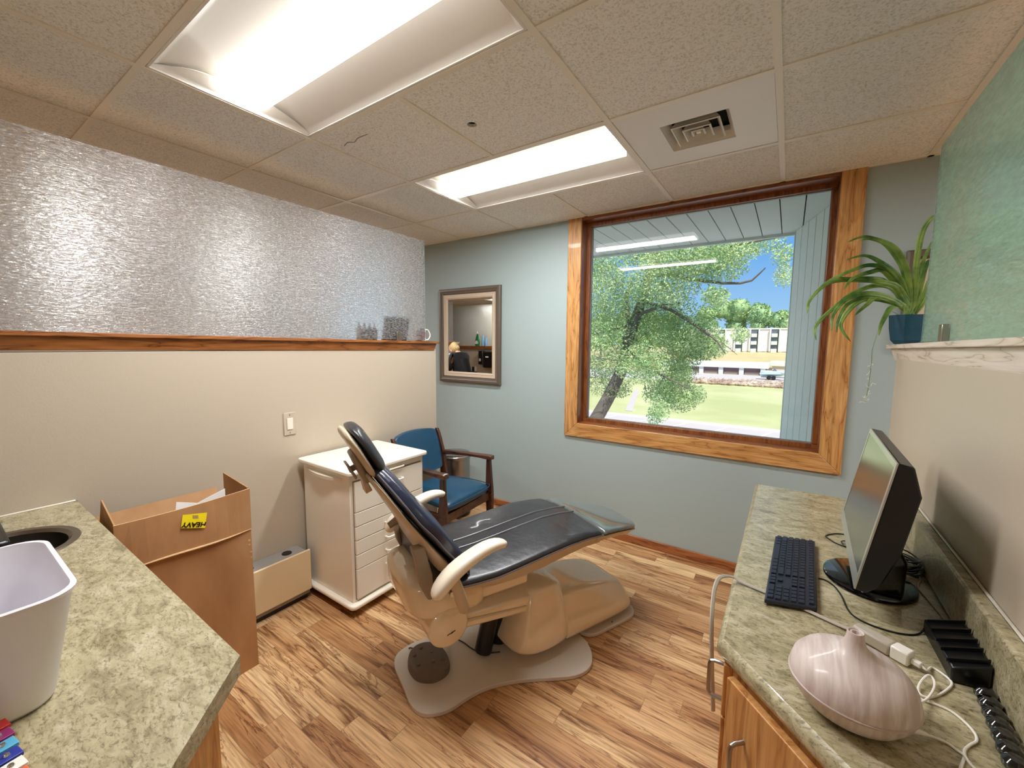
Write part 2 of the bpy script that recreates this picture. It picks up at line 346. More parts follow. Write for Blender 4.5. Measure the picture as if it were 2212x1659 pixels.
# ------------------------------------------------------------------ mesh helpers
class MB:
    def __init__(s): s.v = []; s.f = []
    def add(s, vs, fs):
        o = len(s.v); s.v += [tuple(v) for v in vs]; s.f += [tuple(i + o for i in f) for f in fs]; return s
    def box(s, x0, x1, y0, y1, z0, z1):
        return s.add([(x0, y0, z0), (x1, y0, z0), (x1, y1, z0), (x0, y1, z0), (x0, y0, z1), (x1, y0, z1), (x1, y1, z1), (x0, y1, z1)],
                     [(0, 3, 2, 1), (4, 5, 6, 7), (0, 1, 5, 4), (1, 2, 6, 5), (2, 3, 7, 6), (3, 0, 4, 7)])
    def prism(s, pts, z0, z1):
        n = len(pts); s.add([(p[0], p[1], z0) for p in pts] + [(p[0], p[1], z1) for p in pts],
              [tuple(reversed(range(n))), tuple(range(n, 2 * n))] + [(i, (i + 1) % n, n + (i + 1) % n, n + i) for i in range(n)]); return s
    def extr(s, pts, vec):
        n = len(pts); s.add([tuple(p) for p in pts] + [(p[0] + vec[0], p[1] + vec[1], p[2] + vec[2]) for p in pts],
              [tuple(reversed(range(n))), tuple(range(n, 2 * n))] + [(i, (i + 1) % n, n + (i + 1) % n, n + i) for i in range(n)]); return s
    def loft(s, rings, cap=True, closed=True):
        n = len(rings[0]); vs = [p for r in rings for p in r]; fs = []
        for k in range(len(rings) - 1):
            for i in range(n if closed else n - 1):
                j = (i + 1) % n
                fs.append((k * n + i, k * n + j, (k + 1) * n + j, (k + 1) * n + i))
        if cap:
            fs.append(tuple(reversed(range(n)))); fs.append(tuple(range((len(rings) - 1) * n, len(rings) * n)))
        return s.add(vs, fs)
    def tube(s, pts, r, seg=8, cap=True, flat=None):
        pts = [Vector(p) for p in pts]; n = len(pts); rs = r if isinstance(r, (list, tuple)) else [r] * n
        rings = []; up = Vector((0, 0, 1)); prev = None
        for i, p in enumerate(pts):
            t = (pts[min(i + 1, n - 1)] - pts[max(i - 1, 0)]).normalized()
            if prev is None:
                a = t.cross(up)
                if a.length < .1: a = t.cross(Vector((0, 1, 0)))
            else:
                a = prev - t * prev.dot(t)
            a.normalize(); prev = a; b = a.cross(t)
            k1, k2 = (1, 1) if flat is None else flat
            rings.append([tuple(p + a * math.cos(2 * PI * j / seg) * rs[i] * k1 + b * math.sin(2 * PI * j / seg) * rs[i] * k2) for j in range(seg)])
        return s.loft(rings, cap)
    def cyl(s, c, r, z0, z1, seg=32, r2=None):
        r2 = r if r2 is None else r2
        return s.loft([[(c[0] + rr * math.cos(2 * PI * j / seg), c[1] + rr * math.sin(2 * PI * j / seg), z) for j in range(seg)] for rr, z in ((r, z0), (r2, z1))])
    def lathe(s, prof, c=(0, 0, 0), seg=32, cap=True):
        return s.loft([[(c[0] + r * math.cos(2 * PI * j / seg), c[1] + r * math.sin(2 * PI * j / seg), c[2] + z) for j in range(seg)] for r, z in prof], cap)
    def build(s, name, mat, parent=None, bevel=0, smooth=True, sub=0, loc=None, bseg=2, angle=35, solid=0):
        off = Vector((0, 0, 0))
        if parent is not None and parent.get('_loc') is not None: off = Vector(parent['_loc'])
        if loc is not None: off = Vector(loc)
        me = bpy.data.meshes.new(name)
        me.from_pydata([tuple(Vector(v) - off) for v in s.v], [], s.f); me.validate(); me.update()
        bm = bmesh.new(); bm.from_mesh(me); bmesh.ops.recalc_face_normals(bm, faces=bm.faces); bm.to_mesh(me); bm.free()
        me.materials.append(M[mat] if isinstance(mat, str) else mat)
        if smooth:
            me.polygons.foreach_set('use_smooth', [True] * len(me.polygons))
            if not sub: me.set_sharp_from_angle(angle=R(angle))
        o = bpy.data.objects.new(name, me); COL.objects.link(o)
        if loc is not None: o.location = loc
        if parent is not None:
            o.parent = parent; o['_loc'] = tuple(off) if loc is None else tuple(off)
        else: o['_loc'] = tuple(off)
        if bevel:
            bv = o.modifiers.new('bevel', 'BEVEL'); bv.width = bevel; bv.segments = bseg; bv.limit_method = 'ANGLE'; bv.angle_limit = R(30); bv.harden_normals = False
        if solid:
            sd = o.modifiers.new('solid', 'SOLIDIFY'); sd.thickness = solid
        if sub:
            sb = o.modifiers.new('sub', 'SUBSURF'); sb.levels = sub; sb.render_levels = sub
        return o

def tag(o, label, cat, group=None, kind=None):
    o['label'] = label; o['category'] = cat
    if group: o['group'] = group
    if kind: o['kind'] = kind
    return o
def thing(name, label, cat, loc, group=None, rz=0):
    o = bpy.data.objects.new(name, None); COL.objects.link(o); o.empty_display_size = .05
    o.location = loc; o.rotation_euler.z = rz
    o['_loc'] = tuple(loc) if rz == 0 else (0.0, 0.0, 0.0)     # parts of a turned thing are drawn in its own axes
    return tag(o, label, cat, group)
def struct(o, label=None, cat=None):
    o['kind'] = 'structure'
    if label: o['label'] = label
    if cat: o['category'] = cat
    return o
def dup(root, loc, label=None, rz=None):
    r = root.copy(); COL.objects.link(r); r.location = loc; r['_loc'] = tuple(loc)
    if rz is not None: r.rotation_euler.z = rz
    if label: r['label'] = label
    for ch in list(root.children):
        c = ch.copy(); COL.objects.link(c); c.parent = r
        for g in ch.children:
            d = g.copy(); COL.objects.link(d); d.parent = c
    return r
def rr(cx, cy, hx, hy, r, n=6):
    pts = []
    for (sx, sy, a0) in ((1, 1, 0), (-1, 1, 90), (-1, -1, 180), (1, -1, 270)):
        for k in range(n + 1):
            a = R(a0 + 90 * k / n); pts.append((cx + sx * (hx - r) + r * math.cos(a), cy + sy * (hy - r) + r * math.sin(a)))
    return pts
def catmull(pts, n=8):
    pts = [Vector(p) for p in pts]; P0 = [pts[0]] + pts + [pts[-1]]; out = []
    for i in range(1, len(P0) - 2):
        for k in range(n):
            t = k / n; a, b, c, d = P0[i - 1], P0[i], P0[i + 1], P0[i + 2]
            out.append(.5 * ((2 * b) + (c - a) * t + (2 * a - 5 * b + 4 * c - d) * t * t + (3 * b - a - 3 * c + d) * t ** 3))
    out.append(pts[-1]); return out
def text_mesh(name, txt, size, mat, parent, mtx, extrude=.0004):
    cu = bpy.data.curves.new(name, 'FONT'); cu.body = txt; cu.size = size; cu.extrude = extrude; cu.align_x = 'CENTER'; cu.align_y = 'CENTER'
    cu.offset = size * .03
    o = bpy.data.objects.new(name, cu); COL.objects.link(o); cu.materials.append(M[mat])
    dg = bpy.context.evaluated_depsgraph_get(); me = bpy.data.meshes.new_from_object(o.evaluated_get(dg)); bpy.data.objects.remove(o)
    me.materials.clear(); me.materials.append(M[mat]); o = bpy.data.objects.new(name, me); COL.objects.link(o)
    o.parent = parent; off = Vector(parent['_loc']); o.matrix_local = Matrix.Translation(-off) @ mtx
    return o
exec_parts = True
# ================================================================== THE ROOM
X0, X1, Y0 = -7.0, 6.0, -5.6
struct(MB().box(X0, X1, Y0, YW + .3, -.1, 0).build('floor', 'floor', smooth=False))
# window openings in the teal wall: (x0,x1,z0,z1)
WX0, WX1, WZ0, WZ1 = 0.575, 2.095, .85, 2.39
wins = [(-3.0, -1.5, WZ0, WZ1), (WX0, WX1, WZ0, WZ1), (3.4, 5.0, WZ0, WZ1)]
def holed_wall(name, y0, y1, mat, z1=2.9):
    b = MB(); xs = [X0 - .2]
    for (a, c, d, e) in wins:
        b.box(xs[-1], a, y0, y1, 0, z1); b.box(a, c, y0, y1, 0, d); b.box(a, c, y0, y1, e, z1); xs.append(c)
    b.box(xs[-1], X1 + .2, y0, y1, 0, z1)
    return b.build(name, mat, smooth=False)
struct(holed_wall('wall_back', YW, YW + .06, 'teal'))
struct(holed_wall('wall_outside', YW + .06, YW + .2, 'siding'))
struct(MB().box(X0 - .15, X0, Y0, YW, 0, 2.9).build('wall_far_left', 'beige', smooth=False))
struct(MB().box(X1, X1 + .15, Y0, YW, 0, 2.9).build('wall_far_right', 'beige', smooth=False))
struct(MB().box(X0, X1, Y0 - .15, Y0, 0, 2.9).build('wall_rear', 'beige', smooth=False))
struct(MB().box(X0 - .2, X1 + .2, Y0 - .2, YW + .2, 2.75, 2.9).build('ceiling_slab', 'beige', smooth=False))  # unseen slab added above the tiles to block light
struct(MB().box(-.62, 1.83, YW - .014, YW, 0, .06).build('baseboard_back', 'base_oak', bevel=.003))
struct(MB().box(-4, -.62, YW - .014, YW, 0, .06).build('baseboard_left', 'base_oak', bevel=.003))
# ceiling: lay-in tiles with openings for lights, vent; tee grid
T = .6096
lights = [(0, -T, 0), (0, T, 0), (4 * T, -8 * T, 1), (-6 * T, -T, 1), (-6 * T, T, 1), (6 * T, -T, 1), (6 * T, T, 1), (-6 * T, -5 * T, 1), (-8 * T, -7 * T, 1)]  # the corridor light behind the camera is unseen, added for fill
skip = set()
for (lx, ly, k) in lights:
    for a in range(2): skip.add((round(lx / T) + a, round(ly / T)))
skip.add((2, 1))
cb = MB()
for i in range(-12, 10):
    for j in range(-10, 3):
        if (i, j) in skip: continue
        x0, x1_, y0, y1_ = i * T, (i + 1) * T, j * T, min((j + 1) * T, YW)
        x0 = max(x0, X0); x1_ = min(x1_, X1); y0 = max(y0, Y0)
        if x1_ <= x0 or y1_ <= y0: continue
        e = .011
        if (i, j) == (1, 0):     # the tile with a drilled hole
            hc = (.716 - .0, .318); rad = .021; seg = 24
            outer = [(x0 + e, y0 + e), (x1_ - e, y0 + e), (x1_ - e, y1_ - e), (x0 + e, y1_ - e)]
            circ = [(hc[0] + rad * math.cos(2 * PI * k / seg), hc[1] + rad * math.sin(2 * PI * k / seg)) for k in range(seg)]
            # four sectors between square corners and the circle
            vs = [(p[0], p[1], H + .002) for p in outer] + [(p[0], p[1], H + .002) for p in circ] + [(p[0], p[1], H + .016) for p in circ]
            def near(c): return min(range(seg), key=lambda k: (circ[k][0] - c[0]) ** 2 + (circ[k][1] - c[1]) ** 2)
            idx = [int(seg * f) % seg for f in (.625, .875, .125, .375)]
            fs = []
            for k in range(4):
                a, b_ = idx[k], idx[(k + 1) % 4]; seq = []
                q = a
                while True:
                    seq.append(4 + q)
                    if q == b_: break
                    q = (q + 1) % seg
                fs.append(tuple([k, (k + 1) % 4] + list(reversed(seq))))
            for k in range(seg): fs.append((4 + k, 4 + (k + 1) % seg, 4 + seg + (k + 1) % seg, 4 + seg + k))
            cb.add(vs, fs); continue
        cb.box(x0 + e, x1_ - e, y0 + e, y1_ - e, H + .002, H + .018)
ceil = struct(cb.build('ceiling', 'tile', smooth=False))
tb = MB()
for i in range(-11, 10):
    for j in range(-10, 3):
        y0, y1_ = max(j * T, Y0), min((j + 1) * T, YW)
        if y1_ <= y0: continue
        if (i, j) in skip and (i - 1, j) in skip and (i, j) != (2, 1) and (i - 1, j) != (2, 1): continue
        tb.box(i * T - .012, i * T + .012, y0, y1_, H - .003, H + .002)
for j in range(-9, 3):
    tb.box(X0, X1, j * T - .012, j * T + .012, H - .002, H + .0025)
tb.box(X0, X1, YW - .02, YW, H - .003, H + .002)
tb.build('ceiling_grid', 'tee', ceil, smooth=False)
ck = MB(); pts = catmull([(.068, .132, H + .0015), (.12, .118, H + .0015), (.15, .133, H + .0015), (.2, .118, H + .0015), (.271, .121, H + .0015)], 4)
ck.tube(pts, [.0006] + [.0022] * (len(pts) - 2) + [.0005], 5); ck.build('crack', 'taupe2', ceil)

# --- light fixtures
def fixture(lx, ly, lit, label):
    t = thing('ceiling_light', label, 'ceiling light', (lx, ly, H), 'recessed troffer lights in the ceiling grid')
    e = .014; x0, x1_, y0, y1_ = lx + e, lx + 2 * T - e, ly + e, ly + T - e; yc = ly + T / 2; lw = .083
    f = MB()
    for (a, b_, c, d) in ((x0, x1_, y0, y0 + .008), (x0, x1_, y1_ - .008, y1_), (x0, x0 + .008, y0, y1_), (x1_ - .008, x1_, y0, y1_)): f.box(a, b_, c, d, H - .001, H + .004)
    f.build('frame', 'trimwhite', t, smooth=False)
    for s in (-1, 1):
        rg = []
        for k in range(9):
            u = k / 8; yy = yc + s * (lw + (T / 2 - e - .006 - lw) * (1 - u)); zz = H + .002 + .07 * math.sin(u * PI * .5) ** .9
            rg.append([(x0, yy, zz), (x1_, yy, zz)])
        MB().loft(rg, cap=False, closed=False).build('reflector', 'trimwhite', t)
        MB().loft(rg, cap=False, closed=False)
    for xe in (x0, x1_ - .0):
        sgn = 1 if xe == x0 else -1
        eb = MB(); n = 17; top = []; bot = []
        for k in range(n):
            u = -1 + 2 * k / (n - 1); yy = yc + u * (T / 2 - e); top.append((xe + sgn * .028, yy, H + .002 + .06 * (1 - u * u))); bot.append((xe + sgn * .006, yy, H + .0015))
        eb.loft([bot, top], cap=False, closed=False); eb.build('end_cap', 'trimwhite', t)
    lens = MB(); sec = []
    for xx in (x0 + .042, x1_ - .042):
        sec.append([(xx, yc - lw + .006, H + .016), (xx, yc - lw * .5, H + .011), (xx, yc, H + .009), (xx, yc + lw * .5, H + .011), (xx, yc + lw - .006, H + .016)])
    lens.loft(sec, cap=False, closed=False).build('lens', 'lens', t, angle=60)
    bk_ = MB(); x0l, x1l = x0 + .036, x1_ - .036
    for (a, b_, c, d) in ((x0l, x1l, yc - lw, yc - lw + .005), (x0l, x1l, yc + lw - .005, yc + lw), (x0l, x0l + .005, yc - lw, yc + lw), (x1l - .005, x1l, yc - lw, yc + lw)): bk_.box(a, b_, c, d, H + .012, H + .08)
    bk_.build('lens_edge', 'lens_side', t, smooth=False)
    hb = MB().box(x0 - .004, x1_ + .004, y0 - .004, y1_ + .004, H + .10, H + .11); hb.box(x0 - .006, x0 - .002, y0, y1_, H + .004, H + .1); hb.box(x1_ + .002, x1_ + .006, y0, y1_, H + .004, H + .1)
    hb.box(x0, x1_, y0 - .006, y0 - .002, H + .004, H + .1); hb.box(x0, x1_, y1_ + .002, y1_ + .006, H + .004, H + .1)
    hb.build('housing', 'trimwhite', t, smooth=False)
    return t
LT = ['large white troffer light nearest the viewer, cut off by the top of the photo', 'smaller looking white troffer light between the vent and the teal wall']
f0 = fixture(0, -T, True, LT[0])
others = ['white troffer light in the room behind the mirror corner', 'white troffer light', ]
for k, (lx, ly, kk) in enumerate(lights[1:]):
    lab = LT[1] if k == 0 else ['white troffer light over the corridor behind the viewer', 'white troffer light over the rear of the room behind the rippled glass', 'white troffer light near the window of the room behind the rippled glass', 'white troffer light over the rear of the room behind the green glass', 'white troffer light near the window of the room behind the green glass', 'white troffer light reflected in the mirror above the person', 'white troffer light over the corridor wall with the black dispensers'][k - 1]
    o = dup(f0, (lx, ly, H), lab)
    if k > 0: o['group'] = 'troffer lights outside this room'
# --- vent
v = thing('ceiling_vent', 'square white louvred air diffuser panel in the ceiling beside the second light', 'vent', (2 * T + T / 2, 1.5 * T, H))
vx, vy = 2.5 * T - .0, 1.5 * T
pn = MB(); e = .013; a = .135
for (x0, x1_, y0, y1_) in ((vx - T / 2 + e, vx + T / 2 - e, vy - T / 2 + e, vy - a), (vx - T / 2 + e, vx + T / 2 - e, vy + a, vy + T / 2 - e), (vx - T / 2 + e, vx - a, vy - a, vy + a), (vx + a, vx + T / 2 - e, vy - a, vy + a)):
    pn.box(x0, x1_, y0, y1_, H + .0, H + .004)
pn.build('panel', 'trimwhite', v, smooth=False)
def sq(h, z, cx=vx, cy=vy): return [(cx - h, cy - h, z), (cx + h, cy - h, z), (cx + h, cy + h, z), (cx - h, cy + h, z)]
MB().loft([sq(.135, H + .002), sq(.115, H + .03), sq(.11, H + .05)], cap=False).build('collar', 'trimwhite', v, smooth=False)
MB().box(vx - .13, vx + .13, vy - .13, vy + .13, H + .06, H + .065).build('duct', 'duct', v, smooth=False)
for (h0, h1, z0_, z1_) in ((.098, .074, -.004, .034), (.058, .038, -.006, .026), (.027, .014, -.004, .02)):
    MB().loft([sq(h0, H + z0_ + .003), sq(h0 - .006, H + z0_), sq(h0 - .008, H + z0_ + .004), sq(h1, H + z1_), sq(h1 - .001, H + z1_ + .004), sq(h0 - .002, H + z0_ + .007)], cap=False).build('louvre', 'trimwhite', v, smooth=False)
MB().box(vx - .009, vx + .009, vy - .009, vy + .009, H - .002, H + .012).build('knob', 'trimwhite', v, smooth=False)

# --- windows
def window(n, x0, x1_, z0, z1, full=True):
    w = struct(thing('window_%d' % n, 'wide oak framed fixed window looking out on the trees and lawn', 'window', ((x0 + x1_) / 2, YW, z0)))
    t = .108; y = YW; yg = YW + .125
    # casing (flat trim on the wall) with stepped profile
    c = MB(); c.extr([(x0 - t, y, z0 - t), (x1_ + t, y, z0 - t), (x1_, y, z0), (x0, y, z0)], (0, -.018, 0)); c.build('casing', 'oak_x', w, bevel=.003)
    c = MB(); c.extr([(x0 - t, y, z0 - t), (x0, y, z0), (x0, y, z1 + .02), (x0 - t, y, z1 + .02)], (0, -.018, 0)); c.build('casing', 'oak_z', w, bevel=.003)
    c = MB(); c.extr([(x1_ + t, y, z0 - t), (x1_, y, z0), (x1_, y, z1 + .02), (x1_ + t, y, z1 + .02)], (0, -.018, 0)); c.build('casing', 'oak_z', w, bevel=.003)
    # jambs
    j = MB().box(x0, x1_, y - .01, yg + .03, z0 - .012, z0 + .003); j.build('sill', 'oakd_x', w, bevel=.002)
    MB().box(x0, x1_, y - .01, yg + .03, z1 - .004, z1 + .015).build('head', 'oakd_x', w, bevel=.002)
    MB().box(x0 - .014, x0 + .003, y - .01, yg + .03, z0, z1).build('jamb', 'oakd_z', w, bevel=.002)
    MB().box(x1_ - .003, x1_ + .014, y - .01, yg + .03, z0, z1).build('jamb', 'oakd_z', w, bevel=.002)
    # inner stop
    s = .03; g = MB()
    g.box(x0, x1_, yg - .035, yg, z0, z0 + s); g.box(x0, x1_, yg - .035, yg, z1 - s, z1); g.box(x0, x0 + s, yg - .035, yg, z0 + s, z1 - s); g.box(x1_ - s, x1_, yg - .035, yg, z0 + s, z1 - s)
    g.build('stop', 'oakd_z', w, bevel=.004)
    g = MB(); q = s + .004
    g.box(x0 + s - .006, x1_ - s + .006, yg - .006, yg + .012, z0 + s - .006, z0 + q); g.box(x0 + s - .006, x1_ - s + .006, yg - .006, yg + .012, z1 - q, z1 - s + .006)
    g.box(x0 + s - .006, x0 + q, yg - .006, yg + .012, z0 + s, z1 - s); g.box(x1_ - q, x1_ - s + .006, yg - .006, yg + .012, z0 + s, z1 - s)
    g.build('glazing_bead', 'greymetal', w, smooth=False)
    MB().add([(x0 + s, yg, z0 + s), (x1_ - s, yg, z0 + s), (x1_ - s, yg, z1 - s), (x0 + s, yg, z1 - s)], [(0, 1, 2, 3)]).build('pane', 'pane', w, smooth=False)
    if full: MB().add([(x0 + s, yg + .016, z0 + s), (x1_ - s, yg + .0165, z0 + s), (x1_ - s, yg + .0165, z1 - s), (x0 + s, yg + .015, z1 - s)], [(0, 1, 2, 3)]).build('pane', 'pane', w, smooth=False)
    return w
window(1, WX0, WX1, WZ0, WZ1)
w2 = window(2, *wins[0], full=False); w2['label'] = 'oak framed window in the neighbouring room behind the rippled glass'
w3 = window(3, *wins[2], full=False); w3['label'] = 'oak framed window in the neighbouring room behind the green glass'

# --- half-height partitions with ledge and textured glass
def partition(side, xf, xb, yend, y0, gx, ledge_mat, name_trim, sgn, caps, gmat):
    x_lo, x_hi = min(xf, xb), max(xf, xb)
    w = struct(MB().box(x_lo, x_hi, y0, yend, 0, 1.42).build('wall_' + side, 'beige', bevel=.004))
    # ledge: cap board and sloped moulding below it
    cf, cb_, ye = caps
    zl = lambda y: 1.488 - (y - .15) * .010
    s = MB(); a, b_ = (cb_, cf)
    ring = []
    for yy in (y0, ye):
        z = zl(yy); ring.append([(a, yy, z - .018), (b_, yy, z - .018), (b_, yy, z), (a, yy, z)])
    tr = struct(s.loft(ring).build('trim_' + name_trim, ledge_mat, bevel=.003))
    m = MB(); ring = []
    d = -sgn
    for yy in (y0, ye - .018):
        z = zl(yy) - .018; yy2 = yy if yy == y0 else yy
        ring.append([(cf - sgn * .014, yy, z), (cf - sgn * .03, yy if yy == y0 else yy - .012, z - .052), (cb_ + sgn * .03, yy if yy == y0 else yy - .012, z - .052), (cb_ + sgn * .014, yy, z)])
    m.loft(ring).build('moulding', ledge_mat, tr, bevel=.002)
    return w, tr
partition('left', XL, XL - .11, 1.24, -1.75, GL, 'oak_y', '1', 1, (-.385, -.565, 1.245), 'glass_l')
partition('right', XR, XR + .122, 1.26, -1.75, GR, 'pale_y', '2', -1, (2.277, 2.455, 1.33), 'glass_r')
gz = 2.25
def glass_panel(name, x, y0, y1_, z0, z1, mat, label):
    g = MB().box(x - .005, x + .005, y0, y1_, z0, z1).build(name, mat, smooth=False)
    struct(g, label, 'glass')
    MB().box(x - .0055, x + .0055, y1_, y1_ + .002, z0, z1).build('polished_edge', 'seatrim', g, smooth=False)
    return g
glass_panel('window_4', GL, -1.7, 1.172, ZL - .002 + .0, gz, 'glass_l', 'rippled clear privacy glass standing on the brown oak ledge')
glass_panel('window_5', GR, -1.7, 1.18, ZL - .002, gz, 'glass_r', 'green tinted wavy privacy glass standing on the pale ledge')
tag(MB().box(-.468, -.456, .88, .925, 1.478, 1.542).build('glass_clamp', 'satin', bevel=.002, loc=(-.462, .9, 1.478)), 'small grey metal glass clamp on the brown ledge in front of the black frame', 'clamp')
tag(MB().box(2.34, 2.359, .825, .86, 1.48, 1.545).build('glass_clamp', 'satin', bevel=.002, loc=(2.35, .84, 1.48)), 'small grey metal glass clamp on the pale ledge beside the plant pot', 'clamp')
# neighbouring partition and corridor screen, seen in the mirror
struct(MB().box(-3.52, -3.41, -1.16, 1.24, 0, 1.42).build('wall_neighbour', 'beige', smooth=False))
struct(MB().box(-3.555, -3.375, -1.18, 1.26, 1.42, 1.49).build('trim_3', 'oak_y', bevel=.003))
gl3 = glass_panel('window_6', -3.465, -1.25, 1.17, 1.49, 2.25, 'glass_l', 'rippled glass of the neighbouring room seen in the mirror')
struct(MB().box(X0, -1.9, -3.45, -3.33, 0, 1.31).build('wall_corridor', 'beige', smooth=False))
struct(MB().box(X0, -1.88, -3.47, -3.30, 1.31, 1.392).build('trim_4', wood('corridor ledge oak', OAKD, 'X'), bevel=.004))
g4 = MB().box(X0, -1.95, -3.395, -3.385, 1.392, H).build('window_7', 'glass_l', smooth=False); struct(g4, 'rippled glass over the corridor wall seen in the mirror', 'glass')
struct(MB().box(X0, -1.5, -4.4, -4.3, 0, H).build('wall_beyond', 'beige', smooth=False))
# ================================================================== COUNTERS AND CABINETS
def counter(name, outline, label, nosing):
    b = MB(); b.prism(outline, ZC - .04, ZC)
    return b
# left peninsula: worktop, base cabinet, sink
Lo = [(XL + .001, -1.72), (1.184, -1.72), (1.184, -.961), (1.021, -.80), (XL + .001, -.795)]
# worktop with a round cut-out for the sink
sc_c = (-.035, -1.02); sr = .15; seg = 40
circ = [(sc_c[0] + sr * math.cos(2 * PI * k / seg), sc_c[1] + sr * math.sin(2 * PI * k / seg)) for k in range(seg)]
wt = MB()
pieces_x = (-.30, .20)
outer = [(pieces_x[0], -.7955), (pieces_x[0], -1.72), (pieces_x[1], -1.72), (pieces_x[1], -.7975)]
def ring_fill(b, outer, circ, z, idx):
    n = len(outer); m = len(circ); vs = [(p[0], p[1], z) for p in outer] + [(p[0], p[1], z) for p in circ]; fs = []
    for k in range(n):
        a, e = idx[k], idx[(k + 1) % n]; seq = []; q = a
        while True:
            seq.append(n + q)
            if q == e: break
            q = (q + 1) % m
        fs.append(tuple([k, (k + 1) % n] + list(reversed(seq))))
    b.add(vs, fs)
for z in (ZC, ZC - .04): ring_fill(wt, outer, circ, z, [15, 25, 35, 5])
wt.add([(p[0], p[1], ZC) for p in circ] + [(p[0], p[1], ZC - .04) for p in circ], [(k, (k + 1) % seg, seg + (k + 1) % seg, seg + k) for k in range(seg)])
def slab(b, pts, edges):
    n = len(pts); b.add([(p[0], p[1], ZC - .04) for p in pts] + [(p[0], p[1], ZC) for p in pts], [tuple(reversed(range(n))), tuple(range(n, 2 * n))] + [(i, (i + 1) % n, n + (i + 1) % n, n + i) for i in edges])
slab(wt, [(XL + .002, -1.72), (-.30, -1.72), (-.30, -.7955), (XL + .002, -.795)], [0, 2, 3])
slab(wt, [(.20, -1.72), (1.184, -1.72), (1.184, -.961), (1.021, -.80), (.20, -.7975)], [0, 1, 2, 3])
wt.add([(-.30, -.7955, ZC - .04), (.20, -.7975, ZC - .04), (.20, -.7975, ZC), (-.30, -.7955, ZC)], [(0, 1, 2, 3)])
wt.add([(-.30, -1.72, ZC - .04), (.20, -1.72, ZC - .04), (.20, -1.72, ZC), (-.30, -1.72, ZC)], [(0, 1, 2, 3)])
wto = tag(wt.build('worktop', 'lam', loc=(.4, -1.2, ZC - .04), angle=30), 'olive stone-patterned worktop with the round sink, under the white bin', 'worktop')
MB().tube([(XL + .006, -.80, ZC + .002), (XL + .006, -1.7, ZC + .002)], .004, 6).build('sealant', 'white', wto)
sk = tag(MB().lathe([(.170, .0005), (.168, .004), (.150, .003), (.140, -.006), (.136, -.09), (.12, -.13), (.03, -.138), (.0, -.138)], (sc_c[0], sc_c[1], ZC), 48, cap=False).build('sink', 'sink', loc=(sc_c[0], sc_c[1], ZC)), 'round brushed steel sink set in the left worktop', 'sink')
MB().lathe([(.0, -.130), (.022, -.130), (.026, -.134)], (sc_c[0], sc_c[1], ZC), 20).build('drain', 'chrome', sk)
tag(MB().box(-.52, .018, -1.22, -1.003, ZC + .0045, ZC + .045).build('tray', 'blackp', bevel=.01, loc=(-.25, -1.1, ZC + .0045)), 'black tray at the left photo edge lying over the steel sink', 'tray')
cb1 = thing('base_cabinet', 'oak base cabinet under the left worktop with a bar handle on its end', 'cabinet', (.4, -1.2, 0))
hb_ = MB(); oo = [(XL + .002, -1.70), (1.13, -1.70), (1.13, -.985), (1.0, -.85), (XL + .002, -.85)]; oi = [(XL + .02, -1.682), (1.112, -1.682), (1.112, -.9925), (.9925, -.868), (XL + .02, -.868)]
for k in range(5):
    j = (k + 1) % 5; hb_.prism([oo[k], oo[j], oi[j], oi[k]], .09, ZC - .041)
hb_.prism(oi, .09, .11); hb_.build('body', 'cab_z', cb1, smooth=False)
MB().prism([(XL + .002, -1.70), (1.07, -1.70), (1.07, -1.0), (.96, -.9), (XL + .002, -.9)], 0, .0895).build('plinth', 'blackp', cb1, smooth=False)
def panel_on(p0, p1, z0, z1, th=.018):
    p0, p1 = Vector(p0), Vector(p1); d = (p1 - p0).normalized(); n = Vector((-d.y, d.x))
    q = [p0, p1, p1 + n * th, p0 + n * th]
    return MB().prism([(v.x, v.y) for v in q], z0, z1)
def bar_handle(parent, c, d, n, L=.1, depth=.03, r=.0045, up=Vector((0, 0, 1)), mat='satin'):
    c = Vector(c); n = Vector(n).normalized(); up = Vector(up).normalized(); h = L / 2
    pts = [c - up * h, c - up * h + n * (depth - .01), c - up * (h - .003) + n * (depth - .003), c - up * (h - .01) + n * depth, c + up * (h - .01) + n * depth, c + up * (h - .003) + n * (depth - .003), c + up * h + n * (depth - .01), c + up * h]
    return MB().tube(pts, r, 10).build('handle', mat, parent)
dpan = panel_on((1.1505, -.99), (1.1505, -1.34), .12, ZC - .06); d1 = panel_on((1.13, -.99), (1.13, -1.34), .12, ZC - .06, -.018).build('door', 'cab_z', cb1, bevel=.002)
d2 = panel_on((1.0, -.853), (1.128, -.986), .12, ZC - .06, .018); d2 = d2.build('door', 'cab_z', cb1, bevel=.002)
bar_handle(d2, (1.078, -.912, .63), None, (1, 1, 0), L=.10)
# right counter
Ro = [(XR - .001, 1.055), (1.827, 1.055), (1.827, -.165), (1.84, -.192), (2.30, -.652), (XR - .001, -.66)]
b = MB()
def bull(y0, y1_):
    pass
prof = [(.010, -.04), (.003, -.036), (0, -.026), (0, -.014), (.004, -.005), (.012, 0)]
path = [(XR - .001, 1.055), (1.827, 1.055), (1.827, -.182), (2.28, -.635)]
